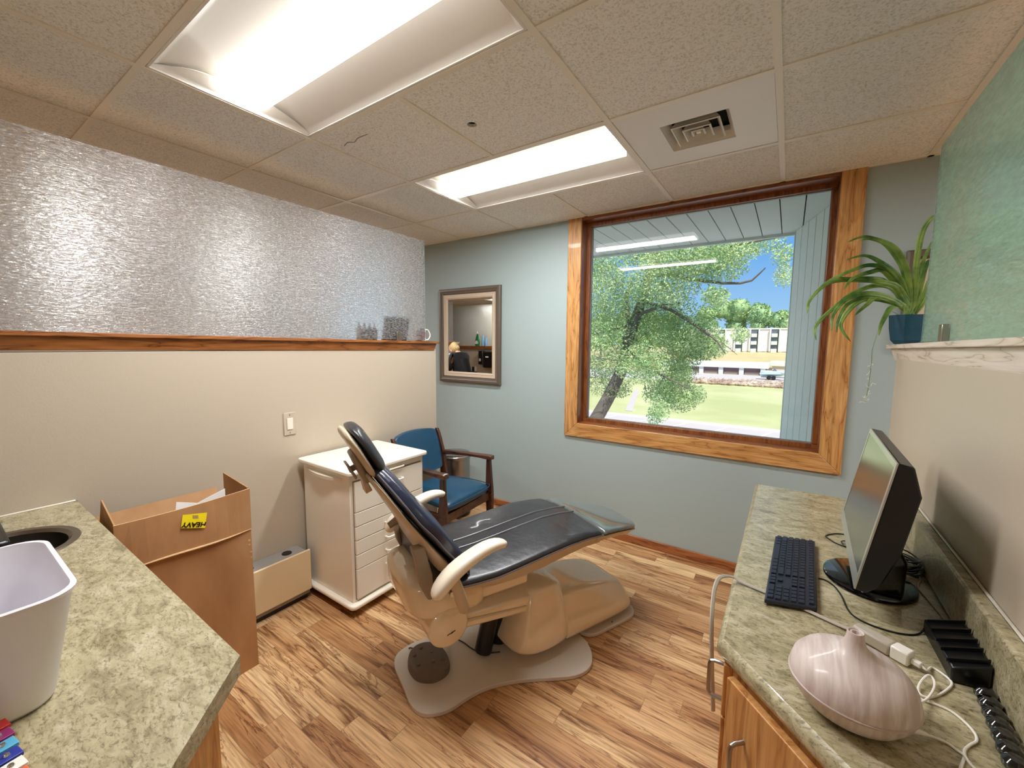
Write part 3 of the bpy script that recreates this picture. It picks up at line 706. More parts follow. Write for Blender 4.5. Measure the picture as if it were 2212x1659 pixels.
# rounded front edge along the path, flat top and bottom
def offset_path(pts, d):
    out = []
    n = len(pts)
    for i in range(n):
        p = Vector(pts[i]); dirs = []
        if i > 0: dirs.append((p - Vector(pts[i - 1])).normalized())
        if i < n - 1: dirs.append((Vector(pts[i + 1]) - p).normalized())
        ns = [Vector((-q.y, q.x)) for q in dirs]
        nn = sum(ns, Vector((0, 0))).normalized(); k = 1 / max(.3, nn.dot(ns[0])); out.append(p + nn * d * k)
    return out
rings = [[(q.x, q.y, ZC + z) for q in offset_path(path, o)] for o, z in prof]
b.loft(rings, cap=False, closed=False)
top = offset_path(path, .012); bt = offset_path(path, .010)
b.add([(q.x, q.y, ZC) for q in top] + [(XR - .001, -.6265, ZC)], [(0, 1, 2, 3, 4)])
b.add([(q.x, q.y, ZC - .04) for q in bt] + [(XR - .001, -.628, ZC - .04)], [(4, 3, 2, 1, 0)])
wtr = tag(b.build('worktop', 'lam', loc=(2.05, .3, ZC - .04), angle=50), 'olive stone-patterned worktop with splashback, under the keyboard and monitor', 'worktop')
bs = MB().box(XR - .032, XR - .002, -1.1, 1.055, ZC + .0, ZC + .118); bs.build('splashback', 'lam', wtr, bevel=.006)
MB().tube([(XR - .004, 1.055, ZC + .12), (XR - .004, -1.1, ZC + .12)], .003, 6).build('sealant', 'white', wtr)
MB().prism([(XR - .001, -.66), (2.307, -.662), (2.307, -1.1), (XR - .001, -1.1)], ZC - .04, ZC)
cr_ = thing('base_cabinet', 'oak base cabinet under the right worktop with bar handles on an angled door', 'cabinet', (2.05, .3, 0))
MB().prism([(XR - .003, 1.03), (1.862, 1.03), (1.862, -.195), (2.275, -.61), (XR - .003, -.61)], .09, ZC - .041).build('body', 'cab_z', cr_, smooth=False)
MB().prism([(XR - .003, 1.0), (1.93, 1.0), (1.93, -.2), (2.28, -.55), (XR - .003, -.55)], 0, .0895).build('plinth', 'blackp', cr_, smooth=False)
for (ya, yb) in ((-.19, .21), (.215, .62), (.625, 1.02)):
    dr = MB().box(1.843, 1.8615, ya, yb, .655, ZC - .05).build('drawer', 'cab_z', cr_, bevel=.002)
    if ya < -.1:
        bar_handle(dr, (1.843, -.165, .715), None, (-1, 0, 0), L=.085)
    dd = MB().box(1.843, 1.8615, ya, yb, .11, .65).build('door', 'cab_z', cr_, bevel=.002)
u = Vector((1, -1, 0)).normalized(); nrm = Vector((-1, -1, 0)).normalized(); p0 = Vector((1.866, -.203, 0)); p1 = p0 + u * .56
q = [p0 + nrm * .001, p1 + nrm * .001, p1 + nrm * .019, p0 + nrm * .019]
dg = MB().prism([(v_.x, v_.y) for v_ in q], .11, ZC - .055).build('door', 'cab_z', cr_, bevel=.002)
bar_handle(dg, tuple(p0 + u * .055 + nrm * .019 + Vector((0, 0, .625))), None, nrm, L=.10)
# ================================================================== WALL THINGS
sw = thing('light_switch', 'ivory rocker light switch on the beige half wall above the box', 'light switch', (XL, .061, .936))
MB().box(XL, XL + .006, .027, .095, .936, 1.066).build('plate', 'beige', sw, bevel=.003)
MB().box(XL + .006, XL + .010, .044, .078, .968, 1.034).build('rocker', 'white', sw, bevel=.002)
for z in (.95, 1.052): MB().tube([(XL + .006, .061, z), (XL + .0072, .061, z)], .003, 8).build('screw', 'satin', sw)
# mirror
mr = thing('mirror', 'pewter framed wall mirror with a linen liner beside the brown ledge', 'mirror', (-.522, YW, 1.1))
mx0, mx1, mz0, mz1 = -.881, -.163, 1.10, 1.967
def frame_ring(x0, x1_, z0, z1, prof):   # prof: (inset, depth towards the room)
    return [[(x0 + i, YW - .002 - d, z0 + i), (x1_ - i, YW - .002 - d, z0 + i), (x1_ - i, YW - .002 - d, z1 - i), (x0 + i, YW - .002 - d, z1 - i)] for i, d in prof]
MB().loft(frame_ring(mx0, mx1, mz0, mz1, [(0, 0), (0, .022), (.008, .03), (.024, .032), (.034, .026), (.046, .024), (.052, .016), (.056, .016), (.056, 0)]), cap=False).build('frame', 'frame_dark', mr, angle=25)
MB().loft(frame_ring(mx0, mx1, mz0, mz1, [(.054, .012), (.056, .019), (.078, .013), (.082, .016), (.095, .010), (.1, .004)]), cap=False).build('liner', 'frame_linen', mr, angle=25)
MB().add([(mx0 + .095, YW - .008, mz0 + .095), (mx1 - .095, YW - .008, mz0 + .095), (mx1 - .095, YW - .008, mz1 - .095), (mx0 + .095, YW - .008, mz1 - .095)], [(0, 1, 2, 3)]).build('mirror_glass', 'mirror', mr, smooth=False)
# picture on the teal wall past the green glass
pc = thing('picture_frame', 'bronze framed picture on the teal wall behind the hanging plant', 'picture', (2.75, YW, 1.45))
px0, px1, pz0, pz1 = 2.387, 3.0, 1.45, 1.955
MB().loft([[(px0 + i, YW - .002 - d, pz0 + i), (px1 - i, YW - .002 - d, pz0 + i), (px1 - i, YW - .002 - d, pz1 - i), (px0 + i, YW - .002 - d, pz1 - i)] for i, d in [(0, 0), (0, .02), (.01, .03), (.035, .026), (.045, .012), (.045, 0)]], cap=False).build('frame', 'frame_dark', pc)
MB().add([(px0 + .04, YW - .008, pz0 + .04), (px1 - .04, YW - .008, pz0 + .04), (px1 - .04, YW - .008, pz1 - .04), (px0 + .04, YW - .008, pz1 - .04)], [(0, 1, 2, 3)]).build('mat_board', 'frame_linen', pc, smooth=False)
# heater / boxed panel
ht = thing('baseboard_heater', 'low cream boxed panel with a grey vented top between box and drawer cart', 'heater', (-.34, -.1, 0))
MB().box(-.285, -.272, -.33, .072, .055, .292).build('front_panel', 'heater', ht, bevel=.004)
MB().box(XL + .001, -.2855, -.33, .068, .03, .275).build('body', 'greymetal', ht, bevel=.003)
for y in (-.215, -.015):
    MB().lathe([(.0, .004), (.024, .004), (.026, .0)], (-.365, y, .2752), 20).build('cap', 'blackp', ht)  # raised black discs standing in for dark round holes
MB().box(XL + .001, -.30, -.33, .06, 0, .0295).build('base', 'blackp', ht, smooth=False)  # black block painting in the shade of the gap beneath
# ================================================================== DRAWER CART
ct = thing('drawer_cart', 'tall white drawer cart with rounded top and white bar pulls', 'drawer cart', (-.155, .355, 0))
cx0, cx1, cy0, cy1 = -.375, .062, .108, .622
MB().prism(rr(-.148, .358, .247, .278, .022), .778, .80).build('top', 'cabwhite', ct, bevel=.006, bseg=3)
MB().prism(rr(-.148, .358, .247, .278, .03), .045, .070).build('base', 'cabwhite', ct, bevel=.009, bseg=3)
MB().box(cx0, cx1, cy0, cy1, .0705, .7775).build('body', 'cabwhite', ct, bevel=.003)
zs = [.735, .567, .490, .413, .333, .252, .085]
dk = M['cabwhite']
MB().box(cx1 - .001, cx1 + .0006, .125, .606, .08, .74).build('recess', 'taupe2', ct, smooth=False)  # grey sheet behind the drawer fronts, painting in shade between them
pulls = [(.73, .39), (.683, .39), None, (.451, .38), (.367, .38), (.289, .378), (.206, .378)]
for k in range(6):
    z1_, z0_ = zs[k], zs[k + 1]
    d_ = MB().box(cx1 + .0008, cx1 + .014, .129, .604, z0_ + .0022, z1_ - .0022).build('drawer', 'cabwhite', ct, bevel=.0015)
    hz = {0: (z1_ - .052,), 1: (), 2: (.451,), 3: (.366,), 4: (.288,), 5: (.205,)}[k]
    for z in hz: bar_handle(d_, (cx1 + .014, .378, z), None, (1, 0, 0), L=.118, depth=.028, r=.0052, up=(0, 1, 0), mat='cabwhite')
bar_handle(ct, (cx1 + .001, .39, .752), None, (1, 0, 0), L=.118, depth=.03, r=.0052, up=(0, 1, 0), mat='cabwhite')
# curved side grip
g = MB(); pts = [(-.352 + .358 * k / 12, cy0 - .004 - .030 * math.sin(PI * k / 12), .742 - .004 * (k / 12)) for k in range(13)]
g.loft([[(p[0], p[1], p[2] + .009), (p[0], cy0 + .001, p[2] + .009), (p[0], cy0 + .001, p[2] - .011), (p[0], p[1] + .003, p[2] - .011)] for p in pts]).build('side_grip', 'cabwhite', ct, bevel=.002)
for (x, y) in ((-.33, .13), (.03, .13), (-.33, .58), (.03, .58)):
    c = MB().tube([(x - .008, y, .021), (x + .008, y, .021)], .021, 16).build('caster', 'chrome', ct)
    MB().cyl((x, y), .006, .03, .046, 10).build('stem', 'chrome', c)
# ================================================================== CARDBOARD BOX
bx = thing('cardboard_box', 'tall brown open cardboard box beside the left worktop, yellow label near its top', 'cardboard box', (-.14, -.56, 0))
th = .005; yL, yR, zt = -.776, -.342, .645
f = MB().box(-th, 0, yL, yR, 0, zt); f.box(-.262, -.262 + th, yL, yR, 0, zt); f.box(-.262 + th, -th, yL, yL + th, 0, zt); f.box(-.262 + th, -th, yR - th, yR, 0, zt); f.box(-.26, -th, yL + th, yR - th, .002, .008)
f.build('body', 'card', bx, smooth=False)
fl = MB(); n = 10; r0 = []; r1 = []
for k in range(n + 1):
    u_ = k / n; y = yL - .002 + (yR - yL + .004) * u_; bow = .007 * math.sin(PI * u_)
    r0.append((.001 + bow, y, .645 + .004 * math.sin(PI * u_ * 2))); r1.append((.004 - .016 * math.sin(PI * u_), y, .822 + .006 * u_ - .012 * math.sin(PI * u_)))
flp = MB().add(r0 + r1 + [(p[0] - .005, p[1], p[2]) for p in r0] + [(p[0] - .005, p[1], p[2]) for p in r1],
    [(k, k + 1, n + 2 + k, n + 1 + k) for k in range(n)] + [(2 * n + 2 + k, 3 * n + 3 + k, 3 * n + 4 + k, 2 * n + 3 + k) for k in range(n)])
flap = flp.build('flap', 'card', bx, smooth=False)
MB().add(r1 + [(p[0] - .005, p[1], p[2]) for p in r1] , [(k, k + 1, n + 2 + k, n + 1 + k) for k in range(n)]).build('cut_edge', 'cardedge', flap, smooth=False)
cr = MB(); cr.tube([(.0035 + .007 * math.sin(PI * k / n), yL + (yR - yL) * k / n, .6455 + .004 * math.sin(PI * k / n * 2)) for k in range(n + 1)], [.0012 + .0035 * math.sin(PI * k / n) for k in range(n + 1)], 6).build('crease', 'cardedge', bx)
def quadflap(a, b_, c, d, name='flap'):
    vs = [Vector(p) for p in (a, b_, c, d)]; nn = (vs[1] - vs[0]).cross(vs[2] - vs[0]).normalized() * .005
    return MB().add([tuple(v_) for v_ in vs] + [tuple(v_ + nn) for v_ in vs], [(0, 1, 2, 3), (7, 6, 5, 4), (0, 4, 5, 1), (1, 5, 6, 2), (2, 6, 7, 3), (3, 7, 4, 0)]).build(name, 'card', bx, smooth=False)
quadflap((-.006, yR - .001, .646), (-.255, yR - .001, .646), (-.249, yR - .002, .852), (-.006, yR - .004, .832))
quadflap((-.255, yL + .004, .646), (-.006, yL + .004, .646), (-.012, yL + .010, .808), (-.252, -.752, .851))
quadflap((-.262, yL, .646), (-.262, yR, .646), (-.345, yR, .76), (-.345, yL, .76))
lb = MB().add([(.0022, -.588, .743), (.0022, -.506, .722), (.0018, -.500, .776), (.0018, -.580, .790)], [(0, 1, 2, 3)])
def box_pt(y, z):   # point on the flap surface
    u_ = (y - yL) / (yR - yL); t = (z - .645) / .177; s_ = math.sin(PI * u_)
    return (.001 + .007 * s_) * (1 - t) + (.004 - .016 * s_) * t + .0050
lab_c = [(-.590, .742), (-.512, .7155), (-.500, .774), (-.579, .791)]
lb = MB().add([(box_pt(y, z) + .0012, y, z) for y, z in lab_c], [(0, 1, 2, 3)]).build('label', 'yellow', bx, smooth=False)
lb['label'] = 'yellow label printed HEAVY upside down'
# lettering upside down on the label
yv = Vector((0, lab_c[1][0] - lab_c[0][0], lab_c[1][1] - lab_c[0][1])).normalized()   # along the label to the right in view
xa = -yv; na = Vector((1, 0, 0)); ya = na.cross(xa)
ct_ = Vector((box_pt(-.546, .743) + .0032, -.547, .742))
mt = Matrix(((xa.x, ya.x, na.x, ct_.x), (xa.y, ya.y, na.y, ct_.y), (xa.z, ya.z, na.z, ct_.z), (0, 0, 0, 1)))
text_mesh('lettering', 'HEAVY', .0265, 'ink', lb, mt)
bc = MB()
for k in range(7):
    y = -.549 + .0028 * k; z = .7655 - (y + .549) * .3
    bc.add([(box_pt(y, z) + .0022, y, z), (box_pt(y, z) + .0022, y + .0016, z - .0004), (box_pt(y, z) + .0018, y + .0016, z + .014), (box_pt(y, z) + .0018, y, z + .0144)], [(0, 1, 2, 3)])
bc.build('barcode', 'taupe2', lb, smooth=False)
hole = MB()
for (y, z, r) in ((-.352, .595, .005), (-.352, .575, .004), (-.347, .54, .004), (-.347, .515, .003)): hole.tube([(-.001, y, z), (.0008, y, z)], r, 8)
hole.build('tear', 'cardedge', bx)
for (pts, lab) in (([(-.045, -.60, .72), (-.04, -.50, .72), (-.06, -.50, .800), (-.065, -.578, .828)], 'white printed paper sticking up in the box, left sheet'), ([(-.09, -.52, .70), (-.09, -.40, .70), (-.10, -.395, .822), (-.10, -.515, .785)], 'white paper sticking up in the box beside its right flap')):
    tag(MB().add(pts + [(p[0] - .002, p[1], p[2]) for p in pts], [(0, 1, 2, 3), (7, 6, 5, 4), (0, 4, 5, 1), (1, 5, 6, 2), (2, 6, 7, 3), (3, 7, 4, 0)]).build('sheet_of_paper', 'paper', smooth=False, loc=(-.07, -.5, .70)), lab, 'paper')
for o in [x for x in COL.objects if x.name.startswith('sheet_of_paper')]:
    pass
# ================================================================== WHITE BIN, XYLOPHONE
bn = thing('plastic_bin', 'open white tapered plastic bin on the left worktop', 'bin', (.75, -1.12, ZC))
rg = []
for (z, grow) in ((ZC + .001, 0), (ZC + .01, .004), (ZC + .205, .033), (ZC + .209, .036), (ZC + .209, .031), (ZC + .203, .029), (ZC + .012, 0)):
    hx = .128 + grow * 1.15; hy = .085 + grow
    rg.append([(p[0], p[1], z) for p in rr(.744 + grow * .25, -1.118, hx, hy, .04 + grow * .3, 7)])
MB().loft(rg).build('shell', 'bin', bn, angle=60)
rg2 = [[(p[0], p[1], z) for p in rr(.744 + g_ * .25, -1.118, .128 + g_ * 1.15, .085 + g_, .04 + g_ * .3, 7)] for z, g_ in ((ZC + .205, .0365), (ZC + .2115, .0375), (ZC + .2115, .0305), (ZC + .205, .030))]
MB().loft(rg2, cap=False).build('rim', 'bin', bn, angle=60)
xy = thing('xylophone', 'toy xylophone with coloured bars on the left worktop in front of the bin', 'xylophone', (1.0, -1.14, ZC), rz=R(10))
bars = ['red', 'purple', 'sky_bar', 'blue_bar', 'whitebar', 'orange', 'yellow', 'red']
for k, mname in enumerate(bars):
    xk = -.083 + .0285 * k - .004; hl = .078 - .0036 * k
    w = MB().box(xk - .0118, xk + .0118, -.012 - hl + .012, .0 + hl - .012, .020, .0262).build('bar', mname, xy, bevel=.001)
    w['label'] = {'sky_bar': 'light blue bar', 'blue_bar': 'dark blue bar', 'whitebar': 'white bar'}.get(mname, mname + ' bar')
    for s in (-1, 1):
        MB().lathe([(.0042, 0), (.0042, .0015), (.003, .0035), (0, .0042)], (xk, s * (hl - .026), .0262), 12).build('screw', 'chrome', w)
for s in (-1, 1):
    MB().extr([(-.105, s * .052 - .008, .002), (.145, s * .034 - .008, .002), (.145, s * .034 + .008, .002), (-.105, s * .052 + .008, .002)], (0, 0, .0175)).build('rail', 'pine', xy, bevel=.001)
MB().box(-.1175, -.1055, -.062, .062, .002, .03).build('end_bar', 'pine', xy, bevel=.002)
# ================================================================== THINGS ON THE LEDGES
zl1 = lambda y: 1.488 - (y - .15) * .010
for k in range(4):
    y = .60 + .041 * k; z = zl1(y) + .0005
    b_ = thing('bottle', '', 'bottle', (-.508, y, z), 'small frosted bottles behind the rippled glass')
    b_['label'] = ['small frosted bottle on the brown ledge, farthest of four from the black frame', 'small frosted bottle on the brown ledge, second of four from the left', 'small frosted bottle on the brown ledge, third of four from the left', 'small frosted bottle on the brown ledge, nearest of four to the black frame'][k]
    MB().lathe([(.017, 0), (.019, .003), (.019, .066), (.012, .08), (.008, .084), (0, .084)], (-.508, y, z), 18).build('body', 'clearb', b_)
    MB().lathe([(.0095, .082), (.0095, .094), (.004, .096), (.004, .104), (.0085, .105), (.0085, .112), (0, .113)], (-.508, y, z), 14).build('pump', 'clearb', b_)
fr = thing('photo_frame', 'black photo frame seen from its back, leaning behind the rippled glass', 'picture frame', (-.53, .895, zl1(.9)))
z = zl1(.9) + .001
def leanq(y0, y1_, z0, z1_, x0, x1_):  # slab leaning back
    return MB().add([(x0, y0, z0), (x0, y1_, z0), (x0 - .016, y1_ + .045, z1_), (x0 - .016, y0 + .045, z1_), (x0 - .012, y0, z0), (x0 - .012, y1_, z0), (x0 - .028, y1_ + .045, z1_), (x0 - .028, y0 + .045, z1_)],
                    [(0, 1, 2, 3), (7, 6, 5, 4), (0, 4, 5, 1), (1, 5, 6, 2), (2, 6, 7, 3), (3, 7, 4, 0)])
leanq(.775, 1.0, z, z + .17, -.492, 0).build('backing', 'blackp', fr, bevel=.002)
MB().add([(-.491, .82, z + .03), (-.491, .832, z + .03), (-.500, .858, z + .135), (-.500, .848, z + .135)], [(0, 1, 2, 3)]).build('strap', 'taupe2', fr, smooth=False, solid=.002)
mg = thing('mug', 'white and red patterned mug at the far end of the brown ledge', 'mug', (-.515, 1.165, zl1(1.16)))
z = zl1(1.165) + .0005
MB().lathe([(.036, 0), (.041, .004), (.042, .05), (.042, .098), (.0385, .098), (.0385, .01), (0, .008)], (-.515, 1.165, z), 28).build('body', 'whitebar', mg)
MB().lathe([(.0425, .03), (.0428, .034), (.0428, .068), (.0425, .072)], (-.515, 1.165, z), 28, cap=False).build('band', 'label_red', mg)
MB().tube(catmull([(-.513, 1.205, z + .088), (-.508, 1.235, z + .092), (-.504, 1.252, z + .07), (-.502, 1.258, z + .045), (-.505, 1.24, z + .015), (-.512, 1.205, z + .012)], 5), .0048, 8).build('handle', 'whitebar', mg)
# plant
zr = 1.476 + .001
pl = thing('spider_plant', 'green spider plant in a dark blue pot on the end of the pale ledge', 'potted plant', (2.335, 1.27, zr))
pt = []
for (z, h) in ((0, .036), (.018, .052), (.070, .060), (.125, .064), (.125, .059), (.11, .057)):
    a = R(12); pts_ = []
    for k in range(6):
        aa = a + 2 * PI * k / 6 + (PI / 6 if z in (.018,) else 0) * 0
        pts_.append((2.332 + h * math.cos(aa) * 1.06, 1.27 + h * math.sin(aa), zr + z))
    pt.append(pts_)
MB().loft(pt).build('pot', 'pot', pl, smooth=False)
MB().cyl((2.332, 1.27), .05, zr + .10, zr + .114, 12).build('soil', 'soil', pl)
LEAVES = [[(2.344, 1.27, 1.664), (2.336, 1.256, 1.79), (2.338, 1.242, 1.911), (2.353, 1.228, 1.973), (2.38, 1.214, 1.992), (2.408, 1.2, 1.975)], [(2.33, 1.27, 1.665), (2.306, 1.246, 1.791), (2.258, 1.222, 1.88), (2.183, 1.198, 1.922), (2.14, 1.174, 1.929), (2.094, 1.15, 1.908)], [(2.325, 1.27, 1.665), (2.299, 1.258, 1.793), (2.235, 1.245, 1.9), (2.177, 1.232, 1.93), (2.14, 1.22, 1.923)], [(2.319, 1.27, 1.678), (2.277, 1.232, 1.766), (2.21, 1.195, 1.824), (2.154, 1.158, 1.848), (2.091, 1.12, 1.83)], [(2.314, 1.27, 1.679), (2.267, 1.232, 1.78), (2.191, 1.194, 1.81), (2.128, 1.156, 1.794), (2.03, 1.118, 1.738), (1.995, 1.08, 1.684)], [(2.32, 1.27, 1.665), (2.237, 1.227, 1.782), (2.182, 1.185, 1.78), (2.124, 1.142, 1.754), (2.093, 1.1, 1.706)], [(2.315, 1.27, 1.666), (2.241, 1.238, 1.744), (2.186, 1.205, 1.757), (2.111, 1.173, 1.759), (2.056, 1.14, 1.769)], [(2.311, 1.27, 1.653), (2.264, 1.245, 1.718), (2.2, 1.22, 1.726), (2.128, 1.195, 1.695), (2.091, 1.17, 1.668)], [(2.307, 1.27, 1.647), (2.235, 1.236, 1.686), (2.17, 1.202, 1.693), (2.107, 1.168, 1.667), (2.067, 1.134, 1.6), (2.064, 1.1, 1.533)], [(2.307, 1.27, 1.647), (2.247, 1.244, 1.68), (2.183, 1.218, 1.681), (2.115, 1.192, 1.649), (2.087, 1.166, 1.575), (2.085, 1.14, 1.527)], [(2.308, 1.27, 1.64), (2.208, 1.253, 1.676), (2.146, 1.235, 1.651), (2.102, 1.218, 1.563), (2.141, 1.2, 1.488)], [(2.303, 1.27, 1.64), (2.225, 1.228, 1.679), (2.128, 1.186, 1.681), (2.046, 1.144, 1.608), (2.007, 1.102, 1.547), (2.012, 1.06, 1.493)], [(2.312, 1.27, 1.64), (2.225, 1.233, 1.686), (2.183, 1.197, 1.646), (2.142, 1.16, 1.599)], [(2.303, 1.27, 1.637), (2.27, 1.248, 1.633), (2.254, 1.225, 1.606), (2.235, 1.202, 1.554), (2.23, 1.18, 1.514)], [(2.353, 1.27, 1.664), (2.365, 1.28, 1.778), (2.377, 1.29, 1.822), (2.386, 1.3, 1.83)], [(2.36, 1.27, 1.644), (2.379, 1.295, 1.697), (2.387, 1.32, 1.75)], [(2.349, 1.27, 1.664), (2.355, 1.3, 1.782), (2.392, 1.33, 1.922)], [(2.365, 1.27, 1.638), (2.379, 1.285, 1.676), (2.386, 1.3, 1.69)], [(2.31, 1.27, 1.666), (2.27, 1.226, 1.728), (2.138, 1.182, 1.751), (2.042, 1.138, 1.74), (1.98, 1.094, 1.667), (1.973, 1.05, 1.605)]]
random.seed(4)
for k, L in enumerate(LEAVES):
    base = Vector((2.333 + random.uniform(-.02, .02), 1.27 + random.uniform(-.015, .015), zr + .108))
    pts = catmull([base] + [Vector(p) for p in L], 4); n = len(pts); b_ = MB(); ring = []
    wmax = random.uniform(.0085, .0115)
    for i, p in enumerate(pts):
        t = (pts[min(i + 1, n - 1)] - pts[max(i - 1, 0)]).normalized(); s = Vector((.55, -.83, 0)).cross(t).normalized() if abs(t.z) < 2 else 0
        side = t.cross(Vector((-.2, -1, .25))).normalized()
        u_ = i / (n - 1); wv = wmax * (math.sin(PI * min(1, u_ * .86 + .14)) ** .7) + .0004
        nrm_ = side.cross(t).normalized()
        ring.append([tuple(p - side * wv + nrm_ * wv * .35), tuple(p), tuple(p + side * wv + nrm_ * wv * .35)])
    b_.loft(ring, cap=False, closed=False).build('leaf', 'leaf', pl, solid=.0006)
MB().tube(catmull([(2.306, 1.27, 1.60), (2.256, 1.248, 1.621), (2.234, 1.225, 1.548), (2.216, 1.202, 1.456), (2.214, 1.18, 1.403), (2.212, 1.18, 1.30), (2.205, 1.18, 1.23)], 5), .0011, 5).build('runner', 'leaf', pl)
dry = MB()
for (x, y, z) in ((2.214, 1.18, 1.387), (2.209, 1.18, 1.352), (2.21, 1.18, 1.327), (2.223, 1.18, 1.311), (2.206, 1.18, 1.295), (2.212, 1.18, 1.269), (2.199, 1.18, 1.246), (2.211, 1.18, 1.235), (2.197, 1.18, 1.226)):
    for q_ in range(5 if z > 1.38 or z < 1.28 else 2):
        a = random.uniform(0, 2 * PI); l = random.uniform(.008, .014); dry.tube([(x, y, z), (x + l * math.cos(a), y - .002, z + l * math.sin(a))], .0011, 4)
dry.build('dried_shoots', 'paper', pl)
# ================================================================== RIGHT WORKTOP THINGS
kb = thing('keyboard', 'dark computer keyboard lying on the right worktop beside the monitor base', 'keyboard', (1.965, .245, ZC))
A_ = Vector((1.919, .432)); B_ = Vector((2.0265, .463)); C_ = Vector((2.0135, .043)); D_ = Vector((1.9035, .027))
D_ = A_ + (C_ - B_)
ux = (B_ - A_); ul = (D_ - A_)
def kp(a, l, z): p = A_ + ux * a + ul * l; return (p.x, p.y, z)
MB().extr([kp(0, 0, ZC + .004), kp(0, 1, ZC + .004), kp(1, 1, ZC + .004), kp(1, 0, ZC + .004)], (0, 0, .012)).build('case', 'keyb', kb, bevel=.003)
MB().extr([kp(.88, .02, ZC + .0005), kp(.88, .98, ZC + .0005), kp(.99, .98, ZC + .0005), kp(.99, .02, ZC + .0005)], (0, 0, .0035)).build('foot', 'blackp', kb, smooth=False)
ks = MB()
# rows across the short side (a), keys along the long side (l): far end is the numeric-less left end of the board
rows = [(.035, .175), (.185, .325), (.335, .475), (.485, .625), (.635, .775), (.83, .955)]
def key(a0, a1, l0, l1):
    zt_ = ZC + .0205; i_ = .010; j_ = .0028
    q0 = [kp(a0 + .012, l0 + .003, ZC + .015), kp(a0 + .012, l1 - .003, ZC + .015), kp(a1 - .012, l1 - .003, ZC + .015), kp(a1 - .012, l0 + .003, ZC + .015)]
    q1 = [kp(a0 + .02, l0 + .0045, zt_), kp(a0 + .02, l1 - .0045, zt_), kp(a1 - .02, l1 - .0045, zt_), kp(a1 - .02, l0 + .0045, zt_)]
    ks.loft([q0, q1])
U = .0425
layout = {0: [1.25, 1.25, 1.25, 6.0, 1.25, 1.25, 1.25, 1.25], 1: [2.2] + [1] * 10 + [2.5], 2: [1.7] + [1] * 11 + [2.2], 3: [1.5] + [1] * 12 + [1.5], 4: [1] * 13 + [2.0]}
for r_, ws in layout.items():
    l = .012; tot = sum(ws); k_ = .655 / tot
    for w in ws: key(*rows[r_], l, l + w * k_); l += w * k_
    if r_ in (3, 4):
        for q_ in range(3): key(*rows[r_], .68 + q_ * .04, .72 + q_ * .04)
    if r_ == 1: key(*rows[1], .72, .76)
    if r_ == 0:
        for q_ in range(3): key(*rows[0], .68 + q_ * .04, .72 + q_ * .04)
    l = .815
    for w in ([1.9, 1, 1] if r_ == 0 else [1, 1, 1, 1]): key(*rows[r_], l, l + w * .0435); l += w * .0435
for q_ in range(23): key(*rows[5], .012 + q_ * .042, .012 + (q_ + 1) * .042)
ks.build('keys', 'keyb', kb, smooth=False)
# monitor
mo = thing('monitor', 'black wide monitor with glossy screen standing on the right worktop', 'monitor', (2.14, .3, ZC))
BL, TL = Vector((2.084, .077, .905)), Vector((2.135, .077, 1.21)); BF, TF = Vector((2.101, .585, .905)), Vector((2.150, .560, 1.21))
ex = (BF - BL).normalized(); ez = (TL - BL).normalized(); nb_ = ex.cross(ez).normalized()
if nb_.x < 0: nb_ = -nb_
def mp_(u_, w, d): # u along width 0..1, w up 0..1, d depth backwards
    a = BL.lerp(BF, u_); b_ = TL.lerp(TF, u_); return tuple(a.lerp(b_, w) + nb_ * d)
def prism_side(prof, u0, u1):   # prof: list of (w, d)
    return MB().loft([[mp_(u0, w, d) for w, d in prof], [mp_(u1, w, d) for w, d in prof]])
prism_side([(-.03, 0), (1, 0), (1, .028), (.80, .055), (.35, .055), (.05, .04), (-.03, .02)], 0, 1).build('housing', 'blackp', mo, bevel=.004)
MB().add([mp_(.03, .075, -.0015), mp_(.97, .075, -.0015), mp_(.97, .955, -.0015), mp_(.03, .955, -.0015)], [(0, 1, 2, 3)]).build('screen', 'screen', mo, smooth=False)
bz = MB()
for (u0, u1, w0, w1) in ((0, 1, .955, .998), (0, 1, -.025, .075), (0, .03, .075, .955), (.97, 1, .075, .955)):
    bz.loft([[mp_(u0, w0, -.0022), mp_(u1, w0, -.0022), mp_(u1, w1, -.0022), mp_(u0, w1, -.0022)], [mp_(u0, w0, .001), mp_(u1, w0, .001), mp_(u1, w1, .001), mp_(u0, w1, .001)]])
bz.build('bezel', 'bezel', mo, smooth=False)
MB().extr([(2.115, .21, ZC + .012), (2.195, .21, ZC + .012), (2.205, .25, ZC + .09), (2.165, .27, ZC + .17), (2.13, .25, ZC + .17), (2.11, .22, ZC + .09)], (0, .12, 0)).build('neck', 'blackg', mo, bevel=.008)
st = MB(); rg = []
for z, k_ in ((ZC + .001, .97), (ZC + .004, 1), (ZC + .009, .99), (ZC + .012, .93)):
    rg.append([(2.138 + .100 * k_ * math.cos(2 * PI * j / 40), .297 + .112 * k_ * math.sin(2 * PI * j / 40), z) for j in range(40)])
st.loft(rg).build('base', 'blackg', mo)
